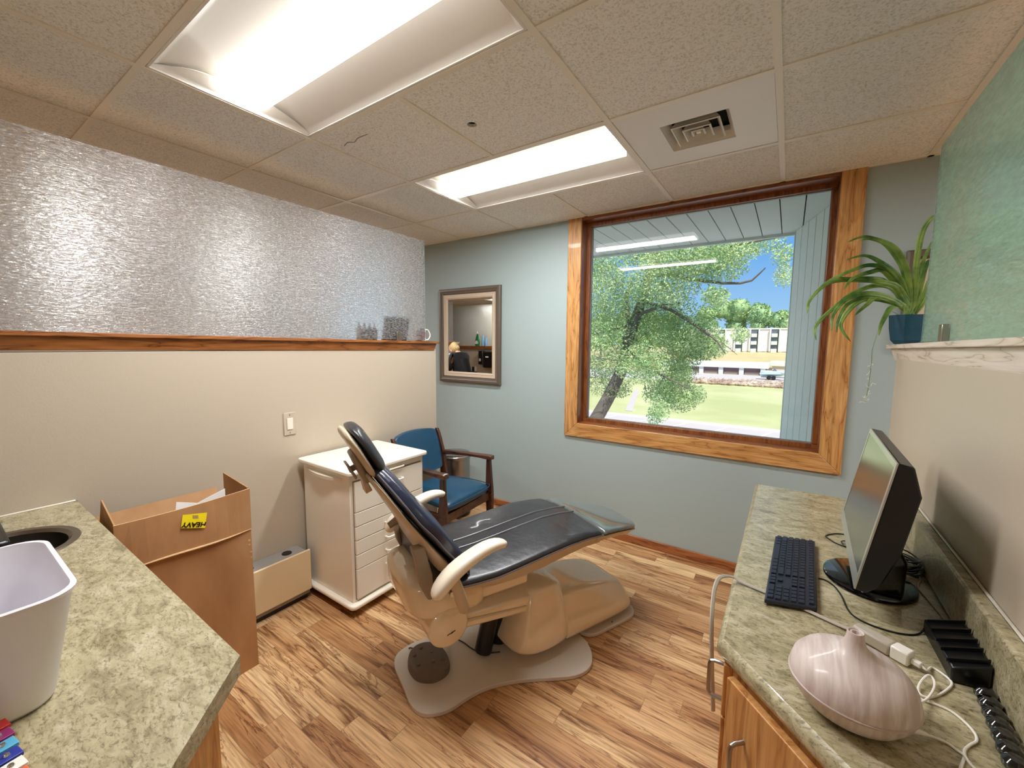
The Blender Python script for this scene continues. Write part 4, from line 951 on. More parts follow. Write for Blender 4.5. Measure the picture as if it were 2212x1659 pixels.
# aroma diffuser
df = thing('aroma_diffuser', 'pale wood-grained onion-shaped aroma diffuser with a short spout', 'diffuser', (2.046, -.245, ZC))
dc = (2.046, -.245, ZC)
MB().lathe([(.03, .001), (.058, .003), (.074, .015), (.086, .032), (.0905, .044), (.0915, .046)], dc, 48).build('base', 'diffuser', df, angle=60)
MB().lathe([(.0895, .0455), (.0925, .047), (.0925, .0495), (.090, .051)], dc, 48, cap=False).build('seam_ring', 'greygreen', df)
MB().lathe([(.0905, .050), (.0905, .058), (.086, .074), (.075, .088), (.058, .098), (.036, .106), (.0235, .114), (.0165, .124), (.0128, .136), (.0122, .1455), (.0112, .1475), (.0095, .1470), (.0086, .143), (.0086, .125), (.0, .123)], dc, 48, cap=False).build('cover', 'diffuser', df, angle=70)
MB().lathe([(.0082, .1435), (.0082, .1455), (.0058, .1455), (.0058, .140), (0, .139)], dc, 24, cap=False).build('nozzle', 'diffuser', df)
# extension cord with flat grey cable
zc_ = ZC + .005
ec = thing('extension_cord', 'flat grey extension cord looping off the worktop edge beside the keyboard', 'extension cord', (1.95, .05, ZC))
pts = catmull([(1.822, -.125, .60), (1.812, -.108, .70), (1.802, -.075, .79), (1.797, -.012, .838), (1.803, .045, .846), (1.828, .082, .838), (1.856, .079, .832), (1.926, .062, zc_), (1.997, .038, zc_), (2.05, .018, zc_), (2.085, .006, zc_ + .002)], 6)
MB().tube(pts, .0052, 8, flat=(1.0, .45)).build('cable', 'rope', ec)
d_ = (Vector((2.137, -.030)) - Vector((2.080, .008))).normalized(); nn = Vector((-d_.y, d_.x)); a_ = Vector((2.080, .008)); b2 = Vector((2.137, -.030))
MB().prism([tuple(a_ + nn * .013), tuple(a_ - nn * .013), tuple(b2 - nn * .015), tuple(b2 + nn * .015)], ZC + .001, ZC + .026).build('socket', 'rope', ec, bevel=.004)
us = thing('usb_charger', 'white cube phone charger plugged into the grey extension cord', 'charger', (2.15, -.045, ZC))
a_ = b2 + d_ * .0005; b3 = a_ + d_ * .030
MB().prism([tuple(a_ + nn * .014), tuple(a_ - nn * .014), tuple(b3 - nn * .014), tuple(b3 + nn * .014)], ZC + .001, ZC + .028).build('body', 'whitecord', us, bevel=.003)
cd = thing('charging_cable', 'white cable running from the cube charger and curling beside the diffuser', 'cable', (2.18, -.1, ZC))
a_ = b3 + d_ * .0005; b4 = a_ + d_ * .016
MB().prism([tuple(a_ + nn * .006), tuple(a_ - nn * .006), tuple(b4 - nn * .006), tuple(b4 + nn * .006)], ZC + .008, ZC + .018).build('plug', 'whitecord', cd, bevel=.002)
zw = ZC + .0024
w = catmull([(b4.x, b4.y, ZC + .013), (b4.x + d_.x * .008, b4.y + d_.y * .008, ZC + .010), (2.196, -.072 + .04, zw), (2.211, -.045, zw), (2.217, -.063, zw), (2.206, -.088, zw), (2.186, -.118, zw), (2.168, -.136, zw), (2.158, -.132, zw + .002), (2.163, -.110, zw + .005), (2.176, -.088, zw + .012), (2.184, -.084, zw + .012), (2.186, -.097, zw + .008), (2.176, -.127, zw + .006), (2.158, -.163, zw + .008), (2.135, -.198, ZC + .020)], 6)
MB().tube(w, .0021, 8).build('cord', 'whitecord', cd)
wc = tag(MB().tube(catmull([(2.136, -.150, zw + .004), (2.15, -.149, zw), (2.170, -.147, zw), (2.193, -.150, zw), (2.207, -.165, zw), (2.215, -.186, zw), (2.213, -.205, zw), (2.201, -.222, zw), (2.191, -.239, zw), (2.187, -.255, zw), (2.178, -.278, zw), (2.165, -.31, zw), (2.14, -.36, zw)], 6), .0021, 8).build('power_cord', 'whitecord', loc=(2.2, -.2, ZC)), 'white cord bowing out right of the diffuser towards the bottom edge', 'cable')
pcd = thing('power_cord', 'white cord plugged into the lower side of the diffuser', 'cable', (2.15, -.24, ZC))
MB().tube([(2.122, -.262, ZC + .018), (2.136, -.252, ZC + .013), (2.146, -.246, ZC + .009)], [.0045, .0042, .0028], 10).build('plug', 'whitecord', pcd)
MB().tube(catmull([(2.145, -.2465, ZC + .009), (2.156, -.240, ZC + .005), (2.171, -.238, zw), (2.182, -.247, zw), (2.186, -.258, zw + .0045), (2.190, -.268, zw + .002), (2.200, -.282, zw), (2.215, -.30, zw)], 6), .0021, 8).build('cord', 'whitecord', pcd)
zk = ZC + .0022
tag(MB().tube(catmull([(2.025, .232, zk), (2.04, .232, zk), (2.058, .21, zk), (2.07, .165, zk), (2.076, .11, zk), (2.088, .080, zk), (2.115, .064, zk), (2.15, .062, zk), (2.178, .070, zk), (2.2, .088, zk), (2.212, .103, zk + .01)], 6), .0019, 8).build('black_cable', 'blackp', loc=(2.1, .1, ZC)), 'thin black cable curving between keyboard and black tray', 'cable')
tag(MB().tube(catmull([(2.13, .62, zk), (2.105, .612, zk), (2.085, .600, zk), (2.066, .576, zk), (2.060, .560, zk), (2.066, .545, zk), (2.082, .520, zk), (2.098, .508, zk), (2.118, .505, zk), (2.13, .52, zk + .003), (2.118, .545, zk + .004), (2.10, .535, zk + .004), (2.105, .505, zk + .004), (2.13, .49, zk)], 5), .0019, 8).build('black_cable', 'blackp', loc=(2.1, .55, ZC)), 'looped black cable on the worktop behind the monitor screen edge', 'cable')
coil = MB()
for k in range(9):
    cy_ = .45 + .02 * math.sin(k * 1.7); cx_ = 2.235 + .006 * math.cos(k * 2.3); ra = .034 + .004 * math.sin(k * 2.1); rb = .05 + .006 * math.cos(k * 1.3); ph = k * .5
    coil.tube([(cx_ + ra * math.cos(ph + 2 * PI * j / 20), cy_ + rb * math.sin(ph + 2 * PI * j / 20), ZC + .004 + .003 * k + .004 * math.sin(3 * ph + 2 * PI * j / 10)) for j in range(20)], .0018, 6)
tag(coil.build('coiled_cable', 'blackp', loc=(2.235, .45, ZC)), 'bundle of coiled black cable behind the monitor', 'cable')
tag(MB().tube(catmull([(2.262, .60, zk), (2.266, .53, zk), (2.266, .47, zk), (2.262, .42, zk), (2.258, .38, zk), (2.248, .35, zk), (2.244, .32, zk), (2.250, .28, zk), (2.256, .24, zk), (2.262, .19, zk), (2.262, .135, zk)], 5), .0019, 8).build('grey_cable', 'rope', loc=(2.26, .4, ZC)), 'grey cable along the splashback behind the monitor', 'cable')
# black file tray
og = thing('desk_organizer', 'black stepped desk organizer against the splashback right of the diffuser', 'organizer', (2.24, .0, ZC))
x0_, x1_ = 2.208, XR - .034
MB().add([(2.210, .110, ZC + .001), (x1_, .105, ZC + .001), (x1_, -.05, ZC + .001), (2.216, -.058, ZC + .001), (2.210, .110, ZC + .03), (x1_, .105, ZC + .05), (x1_, -.05, ZC + .05), (2.216, -.058, ZC + .03)], [(0, 3, 2, 1), (4, 5, 6, 7), (0, 1, 5, 4), (1, 2, 6, 5), (2, 3, 7, 6), (3, 0, 4, 7)]).build('body', 'blackp', og, bevel=.003)
for k in range(5):
    y = .095 - .033 * k
    MB().add([(2.212, y, ZC + .03), (x1_ - .001, y, ZC + .05), (x1_ - .001, y, ZC + .058), (2.212, y, ZC + .036)], [(0, 1, 2, 3)]).build('divider', 'blackp', og, smooth=False, solid=.003)
for k in range(7):
    y = -.075 - .027 * k
    t = tag(MB().lathe([(.0, .001), (.012, .001), (.0155, .006), (.0155, .014), (.010, .020), (0, .022)], (2.257 - .002 * k, y, ZC), 20).build('glass_bead', 'blackg', loc=(2.257 - .002 * k, y, ZC)), ['glossy black bead touching the black organizer, farthest in its row', 'second glossy black bead from the black organizer', 'third glossy black bead from the black organizer', 'fourth glossy black bead from the black organizer', 'fifth glossy black bead from the black organizer', 'sixth glossy black bead from the black organizer', 'glossy black bead farthest from the organizer, nearest the viewer'][k], 'bead', 'row of glossy black beads')
    m_ = MB().lathe([(.0, .0), (.0085, .002), (.0095, .008), (.005, .013), (0, .014)], (2.2595 - .002 * k, y + .013, ZC + .019), 16)
# ================================================================== BLUE ARMCHAIR + STEP BIN
ch = thing('armchair', 'blue vinyl armchair with dark walnut frame in the corner behind the cart', 'chair', (-.06, .955, 0), rz=R(3))
# own axes: x forward, y left
sy = .235
seat = []
for (x, w_, zb, zt_) in ((-.215, .17, .40, .435), (-.20, .19, .39, .452), (-.05, .222, .385, .463), (.12, .236, .375, .460), (.205, .238, .372, .448), (.232, .225, .375, .425)):
    r_ = []
    for (sy_, zz) in ((-1, zb), (-1.02, (zb + zt_) / 2), (-.95, zt_ - .006), (-.5, zt_ + .004), (0, zt_ + .006), (.5, zt_ + .004), (.95, zt_ - .006), (1.02, (zb + zt_) / 2), (1, zb)): r_.append((x, sy_ * w_, zz))
    seat.append(r_)
MB().loft(seat).build('seat', 'bluevinyl', ch, sub=2)
MB().tube(catmull([(-.19, -.205, .435), (0, -.232, .442), (.15, -.246, .436), (.222, -.236, .424), (.240, -.12, .424), (.244, 0, .424), (.240, .12, .424), (.222, .236, .424), (.15, .246, .436), (0, .232, .442), (-.19, .205, .435)], 4), .0035, 6).build('piping', 'bluevinyl', ch)
bk = []
for (z, xoff, w_) in ((.50, -.195, .19), (.52, -.200, .205), (.62, -.228, .218), (.74, -.262, .222), (.795, -.280, .212), (.808, -.288, .19)):
    r_ = []
    for j in range(9):
        u_ = -1 + j / 4; cur = -.035 * (1 - u_ * u_); r_.append((xoff + cur + .018, u_ * w_, z + .012 * (1 - u_ * u_) * (1 if z > .7 else 0)))
    for j in range(9):
        u_ = 1 - j / 4; cur = -.035 * (1 - u_ * u_); r_.append((xoff + cur - .018, u_ * w_, z + .012 * (1 - u_ * u_) * (1 if z > .7 else 0)))
    bk.append(r_)
MB().loft(bk).build('backrest', 'bluevinyl', ch, sub=2)
def bar(p0, p1, w0, h0, w1, h1, ax='y'):   # tapered rectangular bar; w along ax, h along the other cross axis
    p0, p1 = Vector(p0), Vector(p1); t = (p1 - p0).normalized(); a = Vector((0, 1, 0)); a = (a - t * a.dot(t)).normalized(); b_ = t.cross(a)
    f_ = lambda p, w, h: [tuple(p + a * w + b_ * h), tuple(p - a * w + b_ * h), tuple(p - a * w - b_ * h), tuple(p + a * w - b_ * h)]
    return MB().loft([f_(p0, w0, h0), f_(p1, w1, h1)])
for s in (-1, 1):
    bar((.215, s * .262, 0), (.205, s * .262, .36), .013, .016, .015, .03).build('leg', 'walnut', ch, bevel=.004)
    bar((.205, s * .262, .3605), (.20, s * .258, .612), .015, .03, .013, .016).build('arm_post', 'walnut', ch, bevel=.004)
    am = MB(); rg = []
    for (x, y, z, w_, h_) in ((-.205, .226, .618, .015, .018), (-.12, .230, .625, .016, .014), (0, .242, .630, .022, .011), (.12, .254, .631, .026, .011), (.215, .260, .628, .026, .015), (.232, .260, .627, .024, .014)):
        rg.append([(x, s * (y - w_), z - h_), (x, s * (y + w_), z - h_), (x, s * (y + w_), z + h_), (x, s * (y - w_), z + h_)])
    am.loft(rg).build('arm', 'walnut_x', ch, bevel=.004)
    rgs = []
    for (x, z, w_, h_) in ((-.27, 0, .013, .016), (-.215, .25, .014, .024), (-.20, .40, .014, .030), (-.215, .60, .013, .022), (-.262, .765, .012, .016), (-.278, .80, .011, .013)):
        rgs.append([(x - h_, s * .228 - w_, z), (x + h_, s * .228 - w_, z), (x + h_, s * .228 + w_, z), (x - h_, s * .228 + w_, z)])
    MB().loft(rgs).build('leg', 'walnut', ch, bevel=.004)
    MB().box(-.2, .19, s * .245 - .012, s * .245 + .012, .30, .365).build('side_rail', 'walnut_x', ch, bevel=.003)
MB().box(.19, .214, -.247, .247, .31, .368).build('front_rail', 'walnut_x', ch, bevel=.003)
MB().box(-.215, -.19, -.214, .214, .31, .37).build('rear_rail', 'walnut_x', ch, bevel=.003)
cn = thing('step_bin', 'round stainless step bin against the teal wall behind the blue chair', 'bin', (-.405, 1.44, 0))
MB().lathe([(.128, .03), (.13, .032), (.13, .49)], (-.405, 1.44, 0), 40).build('body', 'steel', cn)
MB().lathe([(.131, 0), (.134, .004), (.134, .0295), (.131, .0295)], (-.405, 1.44, 0), 40).build('base_ring', 'blackp', cn)
MB().lathe([(.134, .491), (.136, .495), (.136, .517), (.131, .522), (.131, .5225)], (-.405, 1.44, 0), 40, cap=False).build('rim', 'steel', cn)
MB().lathe([(.130, .520), (.128, .534), (.09, .541), (0, .543)], (-.405, 1.44, 0), 40, cap=False).build('lid', 'steel', cn)
MB().box(-.33, -.27, 1.34, 1.37, .012, .02).build('pedal', 'blackp', cn, bevel=.003)
# ================================================================== DENTAL CHAIR
dc_ = thing('dental_chair', 'reclined dental chair with navy leather pads and cream moulded base', 'dental chair', (.771, .23, 0), rz=R(66))
D = lambda L, N, z: (L, -N, z)
near = [(-.318, .03), (-.32, .10), (-.307, .154), (-.28, .188), (-.231, .208), (-.183, .214), (-.137, .206), (-.052, .198), (.035, .211), (.116, .239), (.194, .276), (.27, .316), (.342, .348), (.407, .353), (.462, .328), (.505, .276), (.522, .232), (.53, .19)]
outl = near + [(l, -n_) for l, n_ in reversed(near)]
outl = [(l, -n_) for l, n_ in outl]
MB().prism([(p.x, p.y) for p in catmull([(a, b_, 0) for a, b_ in outl], 2)][:-1], .001, .020).build('base_plate', 'plate', dc_, bevel=.006, bseg=3, angle=50)
MB().prism([(p[0], p[1]) for p in rr(.735, 0, .20, .205, .09)], .001, .020).build('front_foot', 'plate', dc_, bevel=.004)
# cover: a tower over the lift and a low rounded hump
def sect(Lb, Lt, zb, zt_, wb, wt_, rnd=.03):
    pts = []; side = [(wb, 0), (wb * .995, .35), ((wb * .35 + wt_ * .65), .75), (wt_, 1 - rnd / (zt_ - zb)), (wt_ - rnd * .35, 1 - rnd * .3 / (zt_ - zb)), (wt_ - rnd, 1), (wt_ * .45, 1.0)]
    full = side + [(-w_, f_) for w_, f_ in reversed(side)]
    return [(Lb + (Lt - Lb) * f_, w_, zb + (zt_ - zb) * f_) for w_, f_ in full]
tower = [sect(.128, .222, .085, .335, .20, .150), sect(.132, .228, .06, .350, .222, .17), sect(.20, .28, .028, .352, .236, .182), sect(.29, .34, .022, .350, .238, .184), sect(.37, .395, .024, .340, .232, .172), sect(.42, .43, .03, .315, .215, .14), sect(.44, .445, .04, .28, .19, .10)]
MB().loft(tower).build('lift_cover', 'cream', dc_, sub=2)
hump = [sect(.36, .36, .022, .262, .21, .165), sect(.44, .44, .022, .258, .212, .165), sect(.55, .55, .022, .250, .21, .162), sect(.68, .68, .022, .236, .206, .158), sect(.80, .80, .022, .212, .200, .150), sect(.88, .872, .022, .175, .185, .13), sect(.925, .91, .024, .12, .15, .10, .02), sect(.938, .93, .03, .08, .10, .06, .015)]
MB().loft(hump).build('motor_cover', 'cream', dc_, sub=2)
MB().tube([D(.70, .2165, .055), D(.70, .2185, .055)], .004, 8).build('screw', 'blackp', dc_)
# lift arm
def rrect(L, w_, zb, zt_, ch_=.05, top=None):
    top = zt_ + .03 if top is None else top
    return [D(L, -w_, zb), D(L, w_, zb), D(L, w_, zt_), D(L, w_ - ch_, top), D(L, -w_ + ch_, top), D(L, -w_, zt_)]
MB().loft([rrect(-.20, .185, .318, .372, .06, .40), rrect(.27, .165, .245, .318, .06, .345)]).build('lift_arm', 'cream', dc_, bevel=.012, bseg=3)
MB().loft([rrect(-.12, .187, .338, .350, .01, .350), rrect(.20, .172, .286, .292, .01, .292)]).build('trim_line', 'taupe', dc_, smooth=False)
hub = MB()
for s in (1,):
    seg = 40; cL, cz, r_ = -.187, .355, .083
    rings = []
    for (rad, N) in ((r_ - .012, -.205), (r_, -.197), (r_, .197), (r_ - .006, .204), (r_ - .014, .207)):
        rings.append([D(cL + rad * math.cos(2 * PI * j / seg), N, cz + rad * math.sin(2 * PI * j / seg)) for j in range(seg)])
    hub.loft(rings)
hub.build('pivot_hub', 'cream', dc_)
lg = MB()
for (a, b_, c, d) in ((-.196, .329, .006, .004), (-.188, .331, .010, .0035), (-.178, .333, .008, .006), (-.169, .336, .009, .004)):
    lg.extr([D(a - c / 2, .2075, b_ - d / 2 - .001), D(a + c / 2, .2075, b_ - d / 2 + .001), D(a + c / 2 + .002, .2075, b_ + d / 2 + .001), D(a - c / 2 + .002, .2075, b_ + d / 2 - .001)], (0, -.0006, 0))
lg.build('logo', 'ink', dc_, smooth=False)
# rear cowl
cow = []
for (L, w_, zb, zt_) in ((-.345, .10, .46, .525), (-.335, .155, .430, .55), (-.31, .195, .40, .562), (-.26, .207, .375, .570), (-.16, .208, .372, .545), (-.06, .205, .370, .515), (.0, .195, .375, .50)):
    zm = (zb + zt_) / 2; h_ = (zt_ - zb) / 2; r_ = []
    for j in range(16):
        a = 2 * PI * j / 16 + PI / 16; ca, sa = math.cos(a), math.sin(a); e_ = .45
        r_.append(D(L, w_ * abs(ca) ** e_ * (1 if ca > 0 else -1), zm + h_ * abs(sa) ** e_ * (1 if sa > 0 else -1)))
    cow.append(r_)
MB().loft(cow).build('rear_cowl', 'cream', dc_, sub=1, angle=80)
MB().loft([rrect(-.06, .17, .40, .455, .04, .47), rrect(.22, .155, .385, .435, .04, .45)]).build('seat_support', 'cream', dc_, bevel=.012)
MB().box(.165, .178, -.10, .10, .30, .3995).build('slot', 'duct', dc_, smooth=False)
MB().tube([D(.06, .02, .03), D(.12, .02, .28)], .04, 20).build('lift_motor', 'blackp', dc_)
MB().tube([D(.17, -.02, .03), D(.17, -.02, .26)], .055, 20).build('lift_motor', 'blackp', dc_)
# seat
SE = [(-.175, .535, .506), (-.08, .528, .488), (.0, .531, .478), (.11, .541, .474), (.25, .556, .482), (.38, .567, .500), (.50, .564, .506), (.60, .552, .500)]
def shell(profile, w0, name, mat, parent=dc_, wfun=None, inset=.03):
    rings = []
    for (L, zt_, zb) in profile:
        w_ = wfun(L) if wfun else w0
        rings.append([D(L, w_, zt_), D(L, w_ - .004, zt_ - .010), D(L, w_ - inset, zb + .004), D(L, w_ - inset - .03, zb), D(L, -w_ + inset + .03, zb), D(L, -w_ + inset, zb + .004), D(L, -w_ + .004, zt_ - .010), D(L, -w_, zt_)])
    return MB().loft(rings).build(name, mat, parent, angle=50)
wseat = lambda L: .262 - .02 * max(0, -L) / .17 - .014 * max(0, L - .38) / .2
shell(SE, .25, 'seat_shell', 'taupe', wfun=lambda L: wseat(L) - .006)
def cushion(profile, wfun, thick, name, mat, puff=.02, nseg=7, wr=0, parent=dc_, sub=2, roll=.55, ends=True):
    rings = []; n = len(profile)
    for k, (L, zb) in enumerate(profile):
        w_ = wfun(L); e_ = 1.0
        if ends and k in (0, n - 1): e_ = .35
        r_ = [D(L, w_ - .006, zb), D(L, w_ + .002, zb + thick * .30 * e_), D(L, w_ - .002, zb + thick * .70 * e_), D(L, w_ - .022, zb + thick * .98 * e_)]
        for j in range(1, nseg):
            u_ = 1 - 2 * j / nseg; r_.append(D(L, u_ * (w_ - .03), zb + thick * e_ + puff * (1 - u_ * u_) * e_ + (wr * mnoise.noise(Vector((L * 14, u_ * 3, 1.3))) if wr else 0)))
        r_ += [D(L, -(w_ - .022), zb + thick * .98 * e_), D(L, -(w_ - .002), zb + thick * .70 * e_), D(L, -(w_ + .002), zb + thick * .30 * e_), D(L, -(w_ - .006), zb)]
        rings.append(r_)
    return MB().loft(rings).build(name, mat, parent, sub=sub)
import bisect
def interp(tab, x):
    xs = [t[0] for t in tab]; i = max(1, min(len(xs) - 1, bisect.bisect(xs, x))); a, b_ = tab[i - 1], tab[i]; u_ = (x - a[0]) / (b_[0] - a[0]); return a[1] + (b_[1] - a[1]) * u_
top = [(-.19, .528), (-.08, .528), (.0, .531), (.11, .541), (.25, .556), (.38, .567), (.50, .564), (.598, .553)]
profd = [(-.19 + k * (.79 / 32), interp(top, -.19 + k * (.79 / 32))) for k in range(33)]
cushion(profd, wseat, .030, 'seat_cushion', 'black_leather', puff=.018, wr=.004)
for s, nm in ((.036, 0), (-.036, 1)):
    MB().tube([D(L, s + .0, interp(top, L) + .030 + .0175) for L in [-.12 + .7 * k / 40 for k in range(41)]], .0042, 8).build('seam', 'piping', dc_)
for s in (-1, 1):
    for dz, r_ in ((.004, .0035),):
        MB().tube([D(L, s * (wseat(L) + .001), interp(top, L) + dz) for L in [-.17 + .76 * k / 30 for k in range(31)]], r_, 6).build('piping', 'piping', dc_)
# foot section under clear vinyl
FT = [(.600, .548), (.605, .549), (.66, .542), (.74, .526), (.82, .508), (.88, .494), (.92, .484), (.938, .478)]
wf = lambda L: .247 - .062 * max(0, min(1, (L - .60) / .30)) ** 1.15 - (.065 * ((L - .88) / .058) ** 2 if L > .88 else 0)
cushion(FT, wf, .030, 'foot_pad', 'vinyl', puff=.010, wr=.003, ends=True)
shell([(.56, .548, .505), (.65, .540, .500), (.75, .522, .482), (.85, .500, .460), (.90, .488, .458), (.93, .478, .462)], .23, 'foot_shell', 'taupe', wfun=lambda L: wf(L) - .006)
MB().tube([D(.84, .11, .462), D(.88, .11, .462)], .009, 10).build('foot_latch', 'blackp', dc_)
# back: rings across the chair, stepping up the reclined back
Fp = [(-.150, .575), (-.173, .614), (-.237, .690), (-.285, .755), (-.333, .815), (-.375, .880), (-.412, .935), (-.448, .985)]
Rp = [(-.215, .545), (-.242, .580), (-.282, .658), (-.308, .722), (-.346, .784), (-.384, .850), (-.426, .920), (-.466, .980)]
Wb = [.225, .236, .246, .248, .240, .215, .165, .118]
rings = []
for (f_, r_, w_) in zip(Fp, Rp, Wb):
    f_, r_ = Vector((f_[0], 0, f_[1])), Vector((r_[0], 0, r_[1])); d_ = (r_ - f_); l_ = d_.length; d_ /= l_
    q = lambda N, t: tuple(f_ + d_ * t + Vector((0, -N, 0)))
    rings.append([q(w_, 0), q(w_ - .006, l_ * .25), q(w_ - .05, l_ * .8), q(w_ - .09, l_), q(-w_ + .09, l_), q(-w_ + .05, l_ * .8), q(-w_ + .006, l_ * .25), q(-w_, 0)])
MB().loft(rings).build('back_shell', 'taupe', dc_, sub=1)
Cp = [(-.105, .535), (-.128, .560), (-.165, .610), (-.230, .688), (-.280, .752), (-.328, .812), (-.370, .877), (-.408, .934), (-.440, .982), (-.455, 1.005)]
Wc = [.205, .225, .240, .250, .252, .243, .214, .166, .120, .085]
Tc = [.02, .045, .052, .060, .066, .060, .058, .054, .046, .02]
rings = []
for k, ((L, z), w_, t_) in enumerate(zip(Cp, Wc, Tc)):
    a = Vector(Cp[max(0, k - 1)]); b_ = Vector(Cp[min(len(Cp) - 1, k + 1)]); tg = (b_ - a).normalized(); nn_ = Vector((tg.y, -tg.x))
    if nn_.x < 0: nn_ = -nn_
    q = lambda N, t: (L + nn_.x * t, -N, z + nn_.y * t)
    r_ = [q(w_ - .004, -.002), q(w_ + .003, t_ * .35), q(w_ - .002, t_ * .75), q(w_ - .02, t_)]
    for j in range(1, 6):
        u_ = 1 - j / 3; r_.append(q(u_ * (w_ - .03), t_ + .010 * (1 - u_ * u_)))
    r_ += [q(-w_ + .02, t_), q(-w_ + .002, t_ * .75), q(-w_ - .003, t_ * .35), q(-w_ + .004, -.002)]
    rings.append(r_)
MB().loft(rings).build('back_cushion', 'navy', dc_, sub=2)
for s in (-1, 1):
    pts = []
    for k, ((L, z), w_, t_) in enumerate(zip(Cp, Wc, Tc)):
        if 1 <= k <= 8:
            a = Vector(Cp[k - 1]); b_ = Vector(Cp[k + 1]); tg = (b_ - a).normalized(); nn_ = Vector((abs(tg.y), abs(tg.x))); pts.append(D(L + nn_.x * t_ * .30, s * (w_ + .003), z + nn_.y * t_ * .30))
    MB().tube(catmull(pts, 4), .0035, 6).build('piping', 'piping', dc_)
# hinge brackets, lower black boot
for s in (-1, 1):
    pl_ = [(-.335, .720), (-.318, .655), (-.312, .610), (-.306, .572), (-.276, .505), (-.262, .500), (-.252, .520), (-.256, .60), (-.272, .66), (-.285, .72)]
    N0 = s * .196
    if s < 0: pl_ = [(a + .03, b_) for a, b_ in pl_[2:-1]]
    MB().extr([D(a, N0 - .018, b_) for a, b_ in pl_], (0, -.036, 0)).build('hinge_bracket', 'taupe2', dc_, bevel=.006, bseg=3)
MB().loft([[D(L, w_, z) for (L, z) in ((-.255, .52), (-.14, .50), (-.11, .545), (-.20, .62), (-.27, .65))] for w_ in (-.19, .19)]).build('boot', 'blackp', dc_, bevel=.01)
# armrests
for s in (1, -1):
    cl = [(.006, .694, .012, .010), (.000, .698, .024, .014), (-.03, .706, .031, .018), (-.075, .703, .034, .020), (-.13, .686, .036, .022), (-.188, .660, .038, .024), (-.235, .630, .038, .026), (-.268, .595, .035, .026), (-.280, .572, .027, .022), (-.283, .562, .014, .012)]
    rings = []
    for k, (L, z, w_, h_) in enumerate(cl):
        a = Vector(cl[max(0, k - 1)][:2]); b_ = Vector(cl[min(len(cl) - 1, k + 1)][:2]); tg = (b_ - a).normalized(); nn_ = Vector((-tg.y, tg.x)); r_ = []
        for j in range(14):
            an = 2 * PI * j / 14; ca, sa = math.cos(an), math.sin(an); e_ = .7
            r_.append(D(L + nn_.x * h_ * abs(sa) ** e_ * (1 if sa > 0 else -1), s * (.305 + w_ * abs(ca) ** e_ * (1 if ca > 0 else -1)), z + nn_.y * h_ * abs(sa) ** e_ * (1 if sa > 0 else -1)))
        rings.append(r_)
    ar = MB().loft(rings).build('armrest', 'arm', dc_, sub=1)
    MB().tube([D(-.212, s * .288, .625), D(-.19, s * .285, .565), D(-.168, s * .278, .50), D(-.155, s * .272, .462), D(-.150, s * .270, .448)], [.020, .022, .023, .021, .010], 14).build('arm_support', 'taupe', dc_)
    MB().tube([D(-.205, s * .20, .545), D(-.205, s * .285, .545)], .013, 12).build('arm_pivot', 'chrome', dc_)
# headrest
hc = [(-.516, 1.154), (-.507, 1.137), (-.486, 1.104), (-.459, 1.058), (-.436, 1.016), (-.420, .985), (-.413, .970)]
def headpart(name, mat, prof, thick, t0=0, pf=.0, sub=2):
    rings = []
    for k, ((L, z), w_) in enumerate(prof):
        a = Vector(prof[max(0, k - 1)][0]); b_ = Vector(prof[min(len(prof) - 1, k + 1)][0]); tg = (b_ - a).normalized(); nn_ = Vector((-tg.y, tg.x))
        if nn_.x < 0: nn_ = -nn_
        tk = thick * (1 if 0 < k < len(prof) - 1 else .55); r_ = []
        for (u_, t_) in ((1, t0), (1.02, t0 + tk * .5), (.86, t0 + tk * .95), (.45, t0 + tk + pf), (0, t0 + tk + pf * .8), (-.45, t0 + tk + pf), (-.86, t0 + tk * .95), (-1.02, t0 + tk * .5), (-1, t0)):
            r_.append((L + nn_.x * t_, -u_ * w_, z + nn_.y * t_))
        rings.append(r_)
    return MB().loft(rings).build(name, mat, dc_, sub=sub)
hp = list(zip(hc, (.07, .105, .124, .13, .126, .11, .08)))
headpart('head_cushion', 'black_leather', hp, .036, 0, .012)
hs = [((L - .002, z), w_ - .002) for (L, z), w_ in hp]
headpart('head_shell', 'taupe', [(p, w_ + .004) for p, w_ in hs], -.026, 0, 0)
MB().loft([[D(L, w_, z) for (L, z) in ((-.505, 1.052), (-.488, 1.062), (-.442, .965), (-.432, .940), (-.452, .932), (-.470, .968))] for w_ in (-.045, .045)]).build('head_bracket', 'taupe2', dc_, bevel=.009, bseg=3)
MB().loft([[D(L, w_, z) for (L, z) in ((-.522, 1.020), (-.512, 1.020), (-.480, .962), (-.486, .952))] for w_ in (-.02, .035)]).build('head_lever', 'taupe2', dc_, bevel=.004)
MB().tube([D(-.505, .0, .985), D(-.48, .0, .995)], .012, 12).build('lever_pivot', 'taupe2', dc_)
MB().loft([[D(L, w_, z) for (L, z) in ((-.462, .948), (-.448, .948), (-.425, .90), (-.45, .89))] for w_ in (-.03, .03)]).build('head_stem', 'taupe', dc_, bevel=.004)
MB().tube([D(-.290, -.13, .690), D(-.326, -.13, .672)], [.018, .014], 14).build('recline_knob', 'taupe2', dc_)
